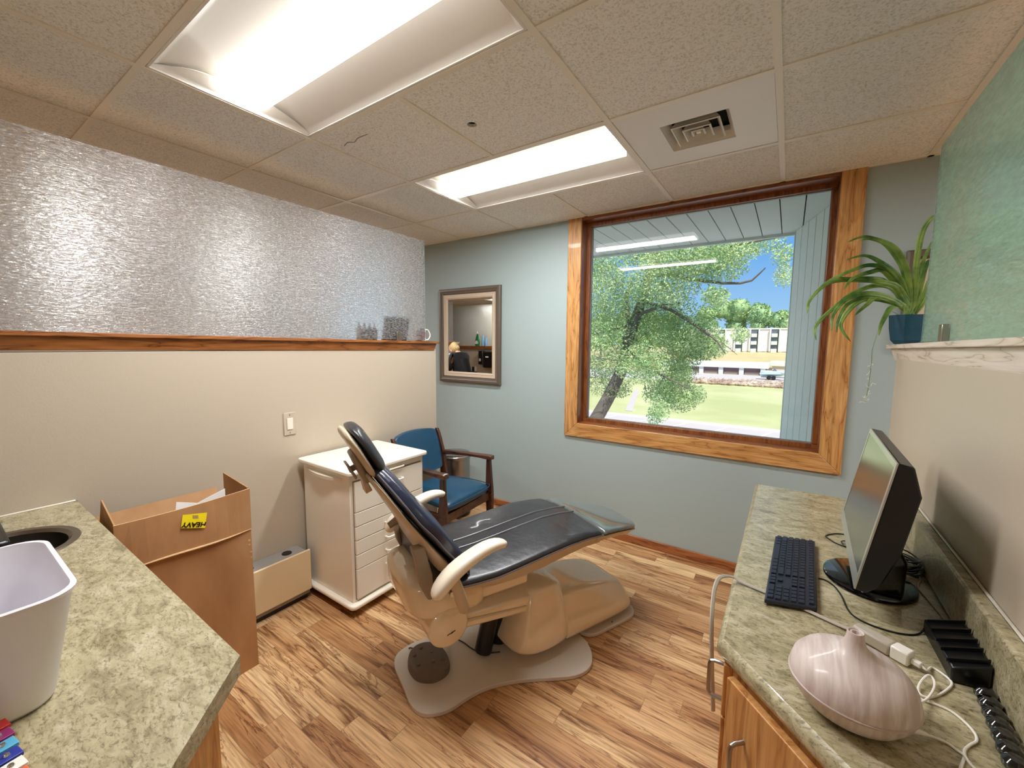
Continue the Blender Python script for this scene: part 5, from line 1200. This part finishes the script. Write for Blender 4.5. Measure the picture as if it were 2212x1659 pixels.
# foot control on the plate
fp = thing('foot_control', 'dark grey rubber foot control with raised buttons on the chair base plate', 'foot control', (.66, .07, .0205))
po = [(.560, .055), (.553, .10), (.572, .142), (.612, .168), (.665, .166), (.722, .142), (.758, .108), (.768, .070), (.752, .022), (.712, -.008), (.672, -.016), (.625, -.004), (.585, .020)]
po = [(p.x, p.y) for p in catmull([(a, b_, 0) for a, b_ in po + [po[0]]], 3)][:-1]
cx_, cy_ = .66, .075
rings = []
for (k_, dz) in ((1.0, 0), (1.0, .5), (.96, .92), (.90, 1.0)):
    rings.append([(cx_ + (x - cx_) * k_, cy_ + (y - cy_) * k_,   .021 + dz * (.036 - .10 * (x - .66) * .5 - .05 * (y - .07))) for x, y in po])
MB().loft(rings).build('body', 'rubber', fp)
for (x, y) in ((.588, .096), (.643, .113), (.602, .045), (.690, .075), (.655, .020), (.712, .11)):
    z = .021 + (.036 - .10 * (x - .66) * .5 - .05 * (y - .07))
    MB().lathe([(.0085, -.002), (.0085, .003), (.006, .005), (0, .0055)], (x, y, z), 14).build('button', 'rubber', fp)
tag(MB().tube(catmull([(.556, .085, .045), (.52, .095, .03), (.497, .10, .010), (.478, .118, .0045), (.485, .145, .0045), (.51, .165, .004), (.545, .20, .005), (.60, .245, .026), (.68, .27, .024), (.76, .262, .024), (.82, .27, .024), (.88, .32, .024)], 6), .0028, 8).build('foot_control_cable', 'blackp', loc=(.6, .2, .0)), 'thin black cable from the foot control across the base plate', 'cable')
# ================================================================== PEOPLE AND THINGS SEEN IN THE MIRROR
def skin_body(name, verts, edges, radii, mat, parent, sub=2):
    me = bpy.data.meshes.new(name); me.from_pydata([tuple(Vector(v_) - Vector(parent['_loc'])) for v_ in verts], edges, []); me.update()
    me.materials.append(M[mat]); o = bpy.data.objects.new(name, me); COL.objects.link(o); o.parent = parent
    sk_ = o.modifiers.new('skin', 'SKIN'); sk_.use_smooth_shade = True
    for i, r_ in enumerate(radii):
        d_ = me.skin_vertices[0].data[i]; d_.radius = (r_, r_) if isinstance(r_, (int, float)) else r_; d_.use_root = (i == 0)
    s_ = o.modifiers.new('sub', 'SUBSURF'); s_.levels = sub; s_.render_levels = sub
    return o
px, py = -2.93, -.9
pe = thing('person', 'blond person with pinned-up hair, black top and blue mask, reflected in the mirror', 'person', (px, py, 0))
# facing -x, leaning forward
V = {'pel': (px + .06, py, .90), 'wai': (px + .04, py, 1.02), 'che': (px - .02, py, 1.17), 'nkb': (px - .10, py, 1.275), 'nek': (px - .145, py, 1.33)}
for s, t in ((-1, 'r'), (1, 'l')):
    V.update({'sh' + t: (px - .06, py + s * .17, 1.225), 'el' + t: (px - .12, py + s * .22, 1.00), 'wr' + t: (px - .26, py + s * .15, .99), 'hi' + t: (px + .06, py + s * .09, .85), 'kn' + t: (px + .02, py + s * .10, .48), 'an' + t: (px + .05, py + s * .10, .09), 'to' + t: (px - .12, py + s * .11, .035)})
keys_ = list(V); ix = {k: i for i, k in enumerate(keys_)}
E_ = [('pel', 'wai'), ('wai', 'che'), ('che', 'nkb'), ('nkb', 'nek')]
for t in 'rl': E_ += [('che', 'sh' + t), ('sh' + t, 'el' + t), ('el' + t, 'wr' + t), ('pel', 'hi' + t), ('hi' + t, 'kn' + t), ('kn' + t, 'an' + t), ('an' + t, 'to' + t)]
RAD = {'pel': .10, 'wai': .09, 'che': .095, 'nkb': .06, 'nek': .048, 'sh': .036, 'el': .030, 'wr': .024, 'hi': .085, 'kn': .058, 'an': .038, 'to': .032}
bod = skin_body('body', [V[k] for k in keys_], [(ix[a], ix[b_]) for a, b_ in E_], [RAD.get(k, RAD.get(k[:2], .05)) for k in keys_], 'skin', pe)
top_k = ['wai', 'pel', 'che', 'nkb', 'shr', 'shl', 'elr', 'ell', 'wrr', 'wrl']; ti = {k: i for i, k in enumerate(top_k)}
skin_body('black_top', [V[k] if k not in ('nkb', 'wrr', 'wrl') else tuple(Vector(V[k]).lerp(Vector(V['che' if k == 'nkb' else 'el' + k[2]]), .25)) for k in top_k], [(ti[a], ti[b_]) for a, b_ in [('wai', 'pel'), ('wai', 'che'), ('che', 'nkb'), ('che', 'shr'), ('che', 'shl'), ('shr', 'elr'), ('shl', 'ell'), ('elr', 'wrr'), ('ell', 'wrl')]],
          [.14, .15, .155, .10, .088, .088, .062, .062, .048, .048], 'blackcloth', pe)
tr_k = ['pel', 'hir', 'hil', 'knr', 'knl', 'anr', 'anl']; ti = {k: i for i, k in enumerate(tr_k)}
skin_body('trousers', [V[k] for k in tr_k], [(0, 1), (0, 2), (1, 3), (2, 4), (3, 5), (4, 6)], [.138, .095, .095, .07, .07, .058, .058], 'blackcloth', pe)
for t in 'rl':
    a, b_ = Vector(V['an' + t]), Vector(V['to' + t])
    MB().loft([[(x, a.y + w_ * u_, z) for u_, z in ((-1, 0.001), (1, 0.001), (1, h_ * .6), (.5, h_), (-.5, h_), (-1, h_ * .6))] for x, w_, h_ in ((a.x + .06, .03, .07), (a.x, .038, .09), (a.x - .1, .045, .06), (b_.x - .05, .035, .035))]).build('shoe', 'blackp', pe, sub=1)
    # hand with five fingers, resting forward
    w0 = Vector(V['wr' + t]); s = -1 if t == 'r' else 1
    hv = [tuple(w0), tuple(w0 + Vector((-.035, 0, -.005))), tuple(w0 + Vector((-.075, 0, -.012)))]; he = [(0, 1), (1, 2)]; hr = [(.026, .02), (.032, .016), (.038, .013)]
    for q_, (dy, ln) in enumerate(((-.028, .055), (-.010, .066), (.009, .062), (.027, .048))):
        b0 = w0 + Vector((-.075, dy, -.012)); hv += [tuple(b0 + Vector((-.01, 0, -.002))), tuple(b0 + Vector((-.01 - ln * .55, 0, -.012))), tuple(b0 + Vector((-.01 - ln, 0, -.030)))]; i0 = len(hv) - 3
        he += [(2, i0), (i0, i0 + 1), (i0 + 1, i0 + 2)]; hr += [.0095, .009, .0075]
    b0 = w0 + Vector((-.03, -s * .03, -.01)); hv += [tuple(b0), tuple(b0 + Vector((-.035, -s * .02, -.012)))]; i0 = len(hv) - 2; he += [(1, i0), (i0, i0 + 1)]; hr += [.012, .009]
    skin_body('hand', hv, he, hr, 'skin', pe, 1)
hcx, hcz = px - .205, 1.345
def blob(c, r, tilt=0, seg=20, rings_=12, shape=None):
    b_ = MB(); rg = []
    for i in range(1, rings_):
        th_ = PI * i / rings_; row = []
        for j in range(seg):
            ph = 2 * PI * j / seg; v_ = Vector((r[0] * math.sin(th_) * math.cos(ph), r[1] * math.sin(th_) * math.sin(ph), r[2] * math.cos(th_)))
            if shape: v_ = shape(v_)
            v_ = Matrix.Rotation(tilt, 3, 'Y') @ v_; row.append((c[0] + v_.x, c[1] + v_.y, c[2] + v_.z))
        rg.append(row)
    return b_.loft(rg)
hl = R(-22)
hd = blob((hcx, py, hcz), (.095, .073, .115), hl, shape=lambda v_: Vector((v_.x * (1 - .12 * (v_.z < -.04)), v_.y * (1 - .25 * max(0, -v_.z / .115)), v_.z))).build('head', 'skin', pe)
nose = blob((hcx - .092, py, hcz - .030), (.016, .011, .02), hl, 10, 6).build('nose', 'skin', pe)
for s in (-1, 1):
    blob((hcx - .078, py + s * .028, hcz - .002), (.008, .012, .006), hl, 10, 6).build('eye', 'ink', pe)
    blob((hcx + .008, py + s * .073, hcz - .018), (.017, .007, .028), hl, 10, 6).build('ear', 'skin', pe)
blob((hcx - .083, py, hcz - .066), (.010, .022, .006), hl, 10, 6).build('mouth', 'label_red', pe)
blob((hcx - .068, py, hcz - .088), (.04, .048, .030), hl, 14, 8).build('mask', 'mask', pe)
hr_ = MB()
rg = blob((hcx + .022, py, hcz + .022), (.098, .081, .112), hl, shape=lambda v_: v_ * (1 + .05 * mnoise.noise(v_ * 40))).build('hair', 'hair', pe)
rg2 = blob((hcx + .095, py, hcz + .03), (.04, .045, .055), hl, shape=lambda v_: v_ * (1 + .12 * mnoise.noise(v_ * 60))).build('hair_bun', 'hair', rg)
random.seed(9); spk = MB()
for k in range(26):
    a = random.uniform(-.9, .9); p0 = Vector((hcx + .07 + random.uniform(-.05, .02), py + random.uniform(-.04, .04), hcz + .10)); spk.tube([p0, p0 + Vector((random.uniform(-.04, .06), random.uniform(-.03, .03), random.uniform(.02, .055)))], [.004, .001], 5)
spk.build('hair_ends', 'hair', rg)
# things on and below the corridor ledge
sb = thing('soap_bottle', 'green dish soap bottle with white cap on the ledge seen in the mirror', 'bottle', (-4.54, -3.34, 1.393))
for z0_, z1_, nm, mt_ in ((0, 0, 'body', 'soapgreen'),):
    rg = []
    for (r_, z) in ((.045, 0), (.058, .01), (.062, .06), (.055, .14), (.042, .20), (.032, .25), (.018, .28), (.016, .30)):
        rg.append([(-4.54 + r_ * 1.25 * math.cos(2 * PI * j / 20), -3.34 + r_ * .6 * math.sin(2 * PI * j / 20), 1.394 + z) for j in range(20)])
    MB().loft(rg).build(nm, mt_, sb)
MB().lathe([(.02, .30), (.022, .302), (.022, .345), (.014, .362), (0, .363)], (-4.54, -3.34, 1.394), 16).build('cap', 'whitebar', sb)
lbm = MB(); lbm.loft([[(-4.54 + x, -3.34 + .0385, 1.394 + z) for x, z in ((-.045, .05), (.045, .05), (.05, .09), (.02, .13), (-.02, .13), (-.05, .09))], [(-4.54 + x, -3.34 + .0395, 1.394 + z) for x, z in ((-.045, .05), (.045, .05), (.05, .09), (.02, .13), (-.02, .13), (-.05, .09))]]).build('label', 'whitebar', sb)
for k, (x, h_, lab) in enumerate(((-4.37, .27, 'taller light blue bottle on the ledge seen in the mirror'), (-4.27, .20, 'shorter light blue bottle on the ledge seen in the mirror'))):
    bb_ = thing('spray_bottle', lab, 'bottle', (x, -3.345, 1.393))
    MB().lathe([(.036, 0), (.038, .004), (.038, h_ * .62), (.034, h_ * .66)], (x, -3.345, 1.394), 18).build('body', 'lightblue', bb_)
    MB().lathe([(.033, h_ * .665), (.033, h_ * .8), (.028, h_ * .93), (.012, h_), (0, h_)], (x, -3.345, 1.394), 18).build('cap', 'lightblue', bb_)
sd_ = thing('soap_dispenser', 'black wall soap dispenser under the ledge seen in the mirror', 'soap dispenser', (-4.36, -3.33, .94))
MB().prism([(-4.45, -3.329), (-4.28, -3.329), (-4.285, -3.25), (-4.31, -3.225), (-4.42, -3.225), (-4.445, -3.25)], .94, 1.275).build('body', 'blackp', sd_, bevel=.02)
MB().box(-4.40, -4.34, -3.2249, -3.219, 1.02, 1.09).build('push_plate', 'whitebar', sd_, bevel=.006)
td_ = thing('towel_dispenser', 'wide black paper towel dispenser under the ledge seen in the mirror', 'towel dispenser', (-4.05, -3.33, .87))
MB().prism([(-4.255, -3.329), (-3.86, -3.329), (-3.87, -3.16), (-3.92, -3.12), (-4.19, -3.12), (-4.245, -3.16)], .87, 1.26).build('body', 'blackg', td_, bevel=.025)
MB().box(-4.12, -4.03, -3.1195, -3.116, 1.12, 1.15).build('window', 'whitebar', td_, bevel=.004)
ol = thing('wall_outlet', 'white wall outlet with plugs beside the black dispensers, seen in the mirror', 'outlet', (-4.60, -3.33, .74))
MB().box(-4.635, -4.555, -3.33, -3.322, .74, .88).build('plate', 'whitebar', ol, bevel=.003)
MB().box(-4.66, -4.62, -3.32, -3.26, .75, .87).build('plug', 'blackp', ol, bevel=.006)
# ================================================================== OUTSIDE
EX, EY, EZ = 1.919, -1.139, 1.469      # eye point used only to size the far things in real metres
def far(sx, sz, dy): return Vector((EX + sx * dy, EY + dy, EZ + sz * dy))
GZ = -4.7
struct(MB().box(-120, 90, 2.4, 33.6, GZ - .3, GZ).build('ground_parking', 'asphalt', smooth=False))
struct(MB().add([(-120, 33.6, GZ + .02), (90, 33.6, GZ + .02), (90, 71, GZ + .02), (-120, 71, GZ + .02)], [(0, 1, 2, 3)]).build('lawn', 'grass', smooth=False))
struct(MB().add([(-120, 71, GZ), (90, 71, GZ), (90, 74, GZ + .15), (90, 96, GZ + .15), (-120, 96, GZ + .15), (-120, 74, GZ + .15)], [(0, 1, 2, 5), (5, 2, 3, 4)]).build('ground_lot', 'asphalt', smooth=False))
struct(MB().add([(-160, 96, GZ + .1), (130, 96, GZ + .1), (130, 168, -.95), (-160, 168, -.95), (130, 260, 1), (-160, 260, 1)], [(0, 1, 2, 3), (3, 2, 4, 5)]).build('hill', 'drygrass', smooth=False))
struct(MB().box(-60, 60, 33.45, 33.75, GZ, GZ + .12).build('curb', 'line', smooth=False))
pk = MB()
for k in range(-9, 8):
    x = -4.4 + 2.85 * k; pk.add([(x - 1.4, 28.4, GZ + .01), (x - 1.26, 28.4, GZ + .01), (x + .14, 33.4, GZ + .01), (x, 33.4, GZ + .01)], [(0, 1, 2, 3)])
struct(pk.build('parking_line', 'line', smooth=False))
pa = [far(-.332, 0, 37), far(-.313, 0, 37), far(-.298, 0, 56), far(-.309, 0, 56)]
struct(MB().add([(p.x, p.y, GZ + .04) for p in pa], [(0, 1, 2, 3)]).build('path', 'asphalt', smooth=False))
random.seed(11)
rk = MB()
for k in range(420):
    x = random.uniform(-13.5, 2.5); y = random.uniform(69.2, 72.6); r = random.uniform(.16, .42); c = Vector((x, y, GZ + r * .5 + (y - 69) * .12))
    vs = []; 
    for (a, b_, d) in ((1, 0, 0), (0, 1, 0), (-1, 0, 0), (0, -1, 0), (0, 0, 1), (0, 0, -1)): vs.append(tuple(c + Vector((a * 1.3, b_, d * .8)) * r * random.uniform(.7, 1.2)))
    rk.add(vs, [(0, 1, 4), (1, 2, 4), (2, 3, 4), (3, 0, 4), (1, 0, 5), (2, 1, 5), (3, 2, 5), (0, 3, 5)])
tag(rk.build('rubble', 'rock', smooth=False, loc=(-5, 71, GZ)), 'band of reddish boulders between the lawn and the garage yard', 'rubble', kind='stuff')
# soffit and fin wall beside the window
so = MB(); so.box(-7, 6, YW + .2, 3.36, 2.52, 2.60); so = struct(so.build('roof_soffit', 'sidinggap', smooth=False))
bd = MB()
for k in range(-42, 28): bd.box(k * .15 + .004, (k + 1) * .15 - .004, YW + .2, 3.345, 2.465, 2.5195)
bd.build('boards', 'siding', so, smooth=False)
MB().box(-7, 6, 3.345, 3.375, 2.44, 2.72).build('fascia', 'siding', so, smooth=False)
fa = struct(MB().prism([(2.30, YW + .2), (2.42, YW + .2), (2.42, 3.34), (1.94, 3.34)], GZ, 2.464).build('wall_fin', 'sidinggap', smooth=False))
fb = MB(); p0 = Vector((2.29, YW + .205)); p1 = Vector((1.915, 3.30)); n_ = 9; dd_ = (p1 - p0) / n_; nn_ = Vector((-dd_.y, dd_.x)).normalized() * -1
for k in range(n_):
    a = p0 + dd_ * (k + .03); b_ = p0 + dd_ * (k + .97); off = Vector((-.012, -.003)); q_ = [a + off, b_ + off, b_ + Vector((.03, 0)), a + Vector((.03, 0))]
    fb.prism([(v_.x, v_.y) for v_ in q_], GZ, 2.463)
fb.build('boards', 'siding', fa, smooth=False)
MB().box(1.895, 2.43, 3.305, 3.40, GZ, 2.464).build('corner_board', 'siding', fa, bevel=.004)
# garages
ga = thing('garage_block', 'low white garage row with dark doors seen across the lawn', 'building', (-8, 95, GZ))
g0, g1 = far(-.24, -.04, 95), far(-.0385, -.04, 95)
yb = g0.y; zb = EZ - .0655 * 95; zt_ = EZ - .0375 * 95
MB().box(g0.x, g1.x, yb + .6, yb + 7, zb, zt_ - .5).build('body', 'garage', ga, smooth=False)
MB().box(g0.x - .4, g1.x + .5, yb - .4, yb + 7.3, zt_ - 1.05, zt_).build('roof', 'roofw', ga, bevel=.05)
for k in range(6):
    x = g1.x - .5 - k * 3.75
    MB().box(x - .35, x + .5, yb, yb + .7, zb, zt_ - 1.05).build('pier', 'roofw', ga, smooth=False)
    if k < 5:
        d_ = MB().box(x - 3.2, x - .4, yb + .45, yb + .59, zb, zt_ - 1.1).build('garage_door', 'garage', ga, smooth=False)
        MB().box(x - 3.1, x - .5, yb + .42, yb + .449, zb + .1, zb + .8).build('door_panel', 'taupe2', d_, smooth=False)
# apartment building
ap = thing('apartment_building', 'white block apartment building on the slope behind the garages', 'building', (-12, 170, -1))
a0, a1 = far(-.20, 0, 170), far(-.004, 0, 170); yb = a0.y; zb = EZ - .0155 * 170; zt_ = EZ + .0345 * 170
MB().box(a0.x, a1.x, yb, yb + 14, zb + .5, zt_).build('wall', 'brickw', ap, smooth=False)
MB().box(a0.x - .3, a1.x + .3, yb - .4, yb + 14.3, zt_ - .25, zt_ + .15).build('roof', 'roofw', ap, smooth=False)
MB().box(a0.x, a1.x, yb - .05, yb + .2, zb - .4, zb + .55).build('foundation', 'rock', ap, smooth=False)
for sx in (-.162, -.124, -.090, -.062, -.026):
    x = EX + sx * 170
    bay = MB().box(x - 1.15, x + 1.15, yb - .12, yb + .1, zb + .4, zt_ - .4).build('bay', 'wglass', ap, smooth=False)
    for k in range(3):
        z = zb + .2 + k * 2.65
        MB().box(x - 1.0, x + .75, yb - 1.2, yb - .125, z, z + 1.25).build('balcony', 'roofw', bay, smooth=False)
    MB().box(x + 1.15, x + 1.55, yb - 1.0, yb - .01, zb + .4, zt_ - .1).build('fin', 'siding', ap, smooth=False)
    MB().box(x - 1.55, x - 1.15, yb - 1.0, yb - .01, zb + .4, zt_ - .1).build('fin', 'brickw', ap, smooth=False)
hs_ = thing('shed', 'small pale house with a blue-grey roof at the right edge of the window view', 'building', (0, 105, GZ))
h0, h1 = far(-.030, -.034, 104), far(.03, -.034, 104)
MB().box(h0.x + .3, h1.x, h0.y, h0.y + 8, GZ, h0.z - .9).build('wall', 'asphalt', hs_, smooth=False)
MB().prism([(h0.x - .2, h0.y - .5), (h1.x, h0.y - .5), (h1.x, h0.y + 9), (h0.x - .2, h0.y + 9)], h0.z - .9, h0.z).build('roof', 'siding', hs_, bevel=.1)
bo = thing('boat', 'white and aqua speedboat on a trailer in front of the garages', 'boat', (-1.5, 84, GZ + .15))
b0, b1 = far(-.048, 0, 85), far(-.002, 0, 85); L_ = b1.x - b0.x; rg = []
for (u_, hw, z0_, z1_) in ((0, .9, .55, 1.1), (.15, 1.0, .50, 1.25), (.5, 1.0, .5, 1.35), (.8, .75, .6, 1.5), (.95, .3, .9, 1.6), (1, .05, 1.3, 1.65)):
    x = b0.x + L_ * u_; z = GZ + .25; rg.append([(x, b0.y - hw, z + z1_), (x, b0.y - hw * .95, z + (z0_ + z1_) / 2), (x, b0.y, z + z0_), (x, b0.y + hw * .95, z + (z0_ + z1_) / 2), (x, b0.y + hw, z + z1_)])
MB().loft(rg).build('hull', 'boat', bo)
MB().box(b0.x + .1, b1.x - .5, b0.y - .8, b0.y + .8, GZ + 1.5, GZ + 1.72).build('deck', 'brickw', bo, bevel=.08)
MB().loft([[(b0.x + L_ * .45, b0.y - .7, GZ + 1.72), (b0.x + L_ * .45, b0.y + .7, GZ + 1.72), (b0.x + L_ * .55, b0.y + .6, GZ + 2.15), (b0.x + L_ * .55, b0.y - .6, GZ + 2.15)], [(b0.x + L_ * .65, b0.y - .5, GZ + 1.72), (b0.x + L_ * .65, b0.y + .5, GZ + 1.72), (b0.x + L_ * .60, b0.y + .5, GZ + 2.0), (b0.x + L_ * .60, b0.y - .5, GZ + 2.0)]]).build('windshield', 'wglass', bo)
for x in (b0.x + 1.4, b0.x + 2.1):
    MB().tube([(x, b0.y - 1.0, GZ + .5), (x, b0.y - .75, GZ + .5)], .34, 14).build('wheel', 'blackp', bo)
    MB().tube([(x, b0.y + .75, GZ + .5), (x, b0.y + 1.0, GZ + .5)], .34, 14).build('wheel', 'blackp', bo)
MB().box(b0.x + .2, b1.x + .6, b0.y - .5, b0.y + .5, GZ + .55, GZ + .68).build('trailer', 'greymetal', bo, smooth=False)
# trees
def leaves(clusters, n_tot, size, seed, wid=.36):
    random.seed(seed); tot = sum(c[3] for c in clusters); b_ = MB(); vs = []; fs = []
    for (c, r, _, w_) in clusters:
        for k in range(int(n_tot * w_ / tot)):
            v_ = Vector((random.gauss(0, 1), random.gauss(0, 1), random.gauss(0, 1))).normalized() * (random.random() ** .45)
            p = Vector((c[0] + v_.x * r[0], c[1] + v_.y * r[1], c[2] + v_.z * r[2]))
            d = Vector((random.gauss(0, 1), random.gauss(0, 1), random.gauss(-.35, .7))).normalized(); n2 = Vector((random.gauss(0, 1), random.gauss(0, 1), random.gauss(0, 1)))
            s = d.cross(n2).normalized(); L = size * random.uniform(.6, 1.2); o = len(vs)
            vs += [tuple(p - d * L * .5), tuple(p + s * L * wid * .5), tuple(p + d * L * .5), tuple(p - s * L * wid * .5)]; fs.append((o, o + 1, o + 2, o + 3))
    b_.v = vs; b_.f = fs; return b_
DT = 11.0
CL = [(-0.358, 0.154, 0.075, 0.079, 3), (-0.396, 0.09, 0.055, 0.067, 3), (-0.368, -0.002, 0.068, 0.067, 3), (-0.299, 0.077, 0.067, 0.055, 3), (-0.231, 0.057, 0.066, 0.053, 3), (-0.252, 0.137, 0.071, 0.044, 3), (-0.217, 0.194, 0.079, 0.034, 3), (-0.282, 0.21, 0.064, 0.022, 2), (-0.127, 0.197, 0.057, 0.024, 2), (-0.148, 0.163, 0.059, 0.025, 1.6), (-0.067, 0.206, 0.043, 0.015, 0.8), (-0.023, 0.181, 0.019, 0.019, 0.35), (-0.017, 0.139, 0.019, 0.019, 0.35), (-0.188, 0.021, 0.059, 0.039, 3), (-0.155, -0.004, 0.042, 0.026, 2), (-0.294, -0.048, 0.054, 0.042, 2.6), (-0.226, -0.068, 0.05, 0.036, 1.6), (-0.206, -0.027, 0.041, 0.026, 1.6), (-0.241, -0.115, 0.039, 0.027, 1.5), (-0.206, -0.13, 0.037, 0.022, 1.2), (-0.181, -0.115, 0.028, 0.022, 1.0), (-0.248, -0.162, 0.018, 0.023, 0.5), (-0.396, -0.076, 0.041, 0.049, 1.6), (-0.349, -0.113, 0.024, 0.019, 0.5), (-0.088, 0.021, 0.014, 0.016, 0.3), (-0.141, 0.104, 0.023, 0.021, 0.8), (-0.404, 0.186, 0.04, 0.038, 1.5),
      (-.30, .30, .14, .06, 4), (-.45, .25, .07, .10, 3), (-.50, .08, .08, .14, 4), (-.16, .29, .10, .05, 2)]
random.seed(3); cls = []
for (sx, sz, rx, rz, w_) in CL:
    dy = DT + random.uniform(-1.2, 1.6); c = far(sx, sz, dy); cls.append((c, (rx * dy * 1.2, .9, rz * dy * 1.2), 0, w_))
tr = thing('tree', 'leaning broadleaf tree with narrow leaves right outside the window', 'tree', tuple(far(-.49, 0, DT) * 1.0)[:2] + (GZ,))
leaves(cls, 80000, .08, 5).build('crown', 'treeleaf', tr, smooth=False)
trunk = [(-.52, -.56), (-.475, -.36), (-0.439, -0.259), (-0.408, -0.196), (-0.378, -0.14), (-0.346, -0.069), (-0.331, 0.008), (-0.316, 0.054), (-0.3, 0.104), (-0.284, 0.157), (-0.273, 0.209), (-0.257, 0.242), (-.245, .31)]
tp = [far(a, b_, DT) for a, b_ in trunk]; tm = MB(); tm.tube(tp, [.23, .21, .20, .195, .18, .16, .15, .14, .12, .10, .085, .07, .05], 12)
def branch(l, r0, r1, dd=(0, 0)):
    n = len(l); pts = [far(a, b_, DT + dd[0] + (dd[1] - dd[0]) * i / (n - 1)) for i, (a, b_) in enumerate(l)]
    tm.tube(pts, [r0 + (r1 - r0) * i / (n - 1) for i in range(n)], 7)
branch([(-0.327, 0.031), (-0.336, 0.087), (-0.338, 0.12), (-0.325, 0.16)], .07, .03, (0, .5)); branch([(-0.314, 0.059), (-0.299, 0.074), (-0.25, 0.091), (-0.212, 0.095)], .06, .02, (0, -.6))
branch([(-0.284, 0.162), (-0.236, 0.158), (-0.186, 0.145), (-0.131, 0.133), (-0.095, 0.13), (-0.074, 0.134), (-0.061, 0.147), (-0.051, 0.158)], .05, .012, (0, -.4))
branch([(-0.3, 0.104), (-0.232, 0.079), (-0.165, 0.034), (-0.132, 0.008), (-0.116, -0.017)], .05, .012, (0, -.8)); branch([(-0.338, -0.011), (-0.289, -0.048), (-0.243, -0.074), (-0.182, -0.101)], .05, .012, (0, -1))
branch([(-0.321, 0.045), (-0.369, 0.036), (-0.425, 0.022)], .05, .02, (0, 1)); branch([(-0.28, 0.183), (-0.254, 0.172), (-0.196, 0.192), (-0.121, 0.208), (-0.051, 0.215), (-0.006, 0.217)], .05, .012, (0, -.8))
random.seed(21)
for k in range(60):
    c = random.choice([q_ for q_ in cls if q_[3] >= 1.5])[0]; p = Vector(c) + Vector((random.uniform(-.5, .5), random.uniform(-.5, .5), random.uniform(-.3, .3)))
    tm.tube([p, p + Vector((random.uniform(-.5, .5), random.uniform(-.3, .3), random.uniform(-.5, .4)))], [.012, .004], 4)
tm.build('trunk', 'bark', tr)
def crown_tree(sx, top, w_, dy, base, label, seed, n=5000, size=.9):
    b_ = far(sx, 0, dy); z1_ = EZ + top * dy; r = w_ * dy / 2; h_ = (z1_ - base)
    t = thing('tree', label, 'tree', (b_.x, b_.y, base), 'trees on the skyline')
    random.seed(seed); cl = []
    for k in range(9):
        a = random.uniform(0, 2 * PI); q_ = random.uniform(.1, .6); zz = base + h_ * random.uniform(.35, .82)
        cl.append(((b_.x + r * q_ * math.cos(a), b_.y + r * q_ * math.sin(a) * .6, zz), (r * .5, r * .4, h_ * .2), 0, 1))
    cl.append(((b_.x, b_.y, z1_ - h_ * .16), (r * .5, r * .4, h_ * .15), 0, 1.2))
    leaves(cl, n, size, seed, .7).build('crown', 'farleaf', t, smooth=False)
    cb_ = MB()
    for c, rr_, _, _ in cl:
        q_ = blob(c, (rr_[0] * .8, rr_[1] * .8, rr_[2] * .8), 0, 12, 8); cb_.add(q_.v, q_.f)
    cb_.build('crown', 'farleaf', t)
    MB().tube([(b_.x, b_.y, base), (b_.x, b_.y, base + h_ * .5)], [r * .07, r * .04], 8).build('trunk', 'bark', t)
crown_tree(-.155, .086, .075, 195, -1, 'round tree behind the white apartment building, left of the tallest one', 31)
crown_tree(-.103, .101, .085, 200, -1, 'tallest round tree behind the white apartment building', 32)
crown_tree(-.052, .088, .065, 195, -1, 'round tree behind the white apartment building, right of the tallest one', 33)
crown_tree(-.014, .074, .055, 190, -1, 'lower round tree behind the right end of the white apartment building', 34)
crown_tree(.02, .085, .06, 205, -1, 'round tree partly hidden by the grey fin wall', 35)
for k, (sx, top_, w_) in enumerate(((-.46, .09, .10), (-.40, .08, .09), (-.34, .085, .09), (-.28, .08, .09), (-.225, .082, .08))):
    crown_tree(sx, top_, w_, 118 if k % 2 else 150, -3, ['dense hillside tree at the far left edge of the window view', 'second dense hillside tree from the left, behind the leaning crown', 'third dense hillside tree from the left, behind the leaning trunk', 'fourth dense hillside tree from the left, behind the leaning crown', 'fifth dense hillside tree, nearest the left end of the white building'][k], 40 + k, 3500, .9)
bs_ = tag(leaves([(far(-.206, -.068, 64), (1.9, 1.2, 1.9), 0, 1), (far(-.225, -.078, 64), (1.2, 1, 1.2), 0, .5)], 3500, .28, 77, .5).build('bush', 'treeleaf', smooth=False, loc=tuple(far(-.206, 0, 64))[:2] + (GZ,)), 'pale green bush on the lawn edge left of the boulders', 'bush')
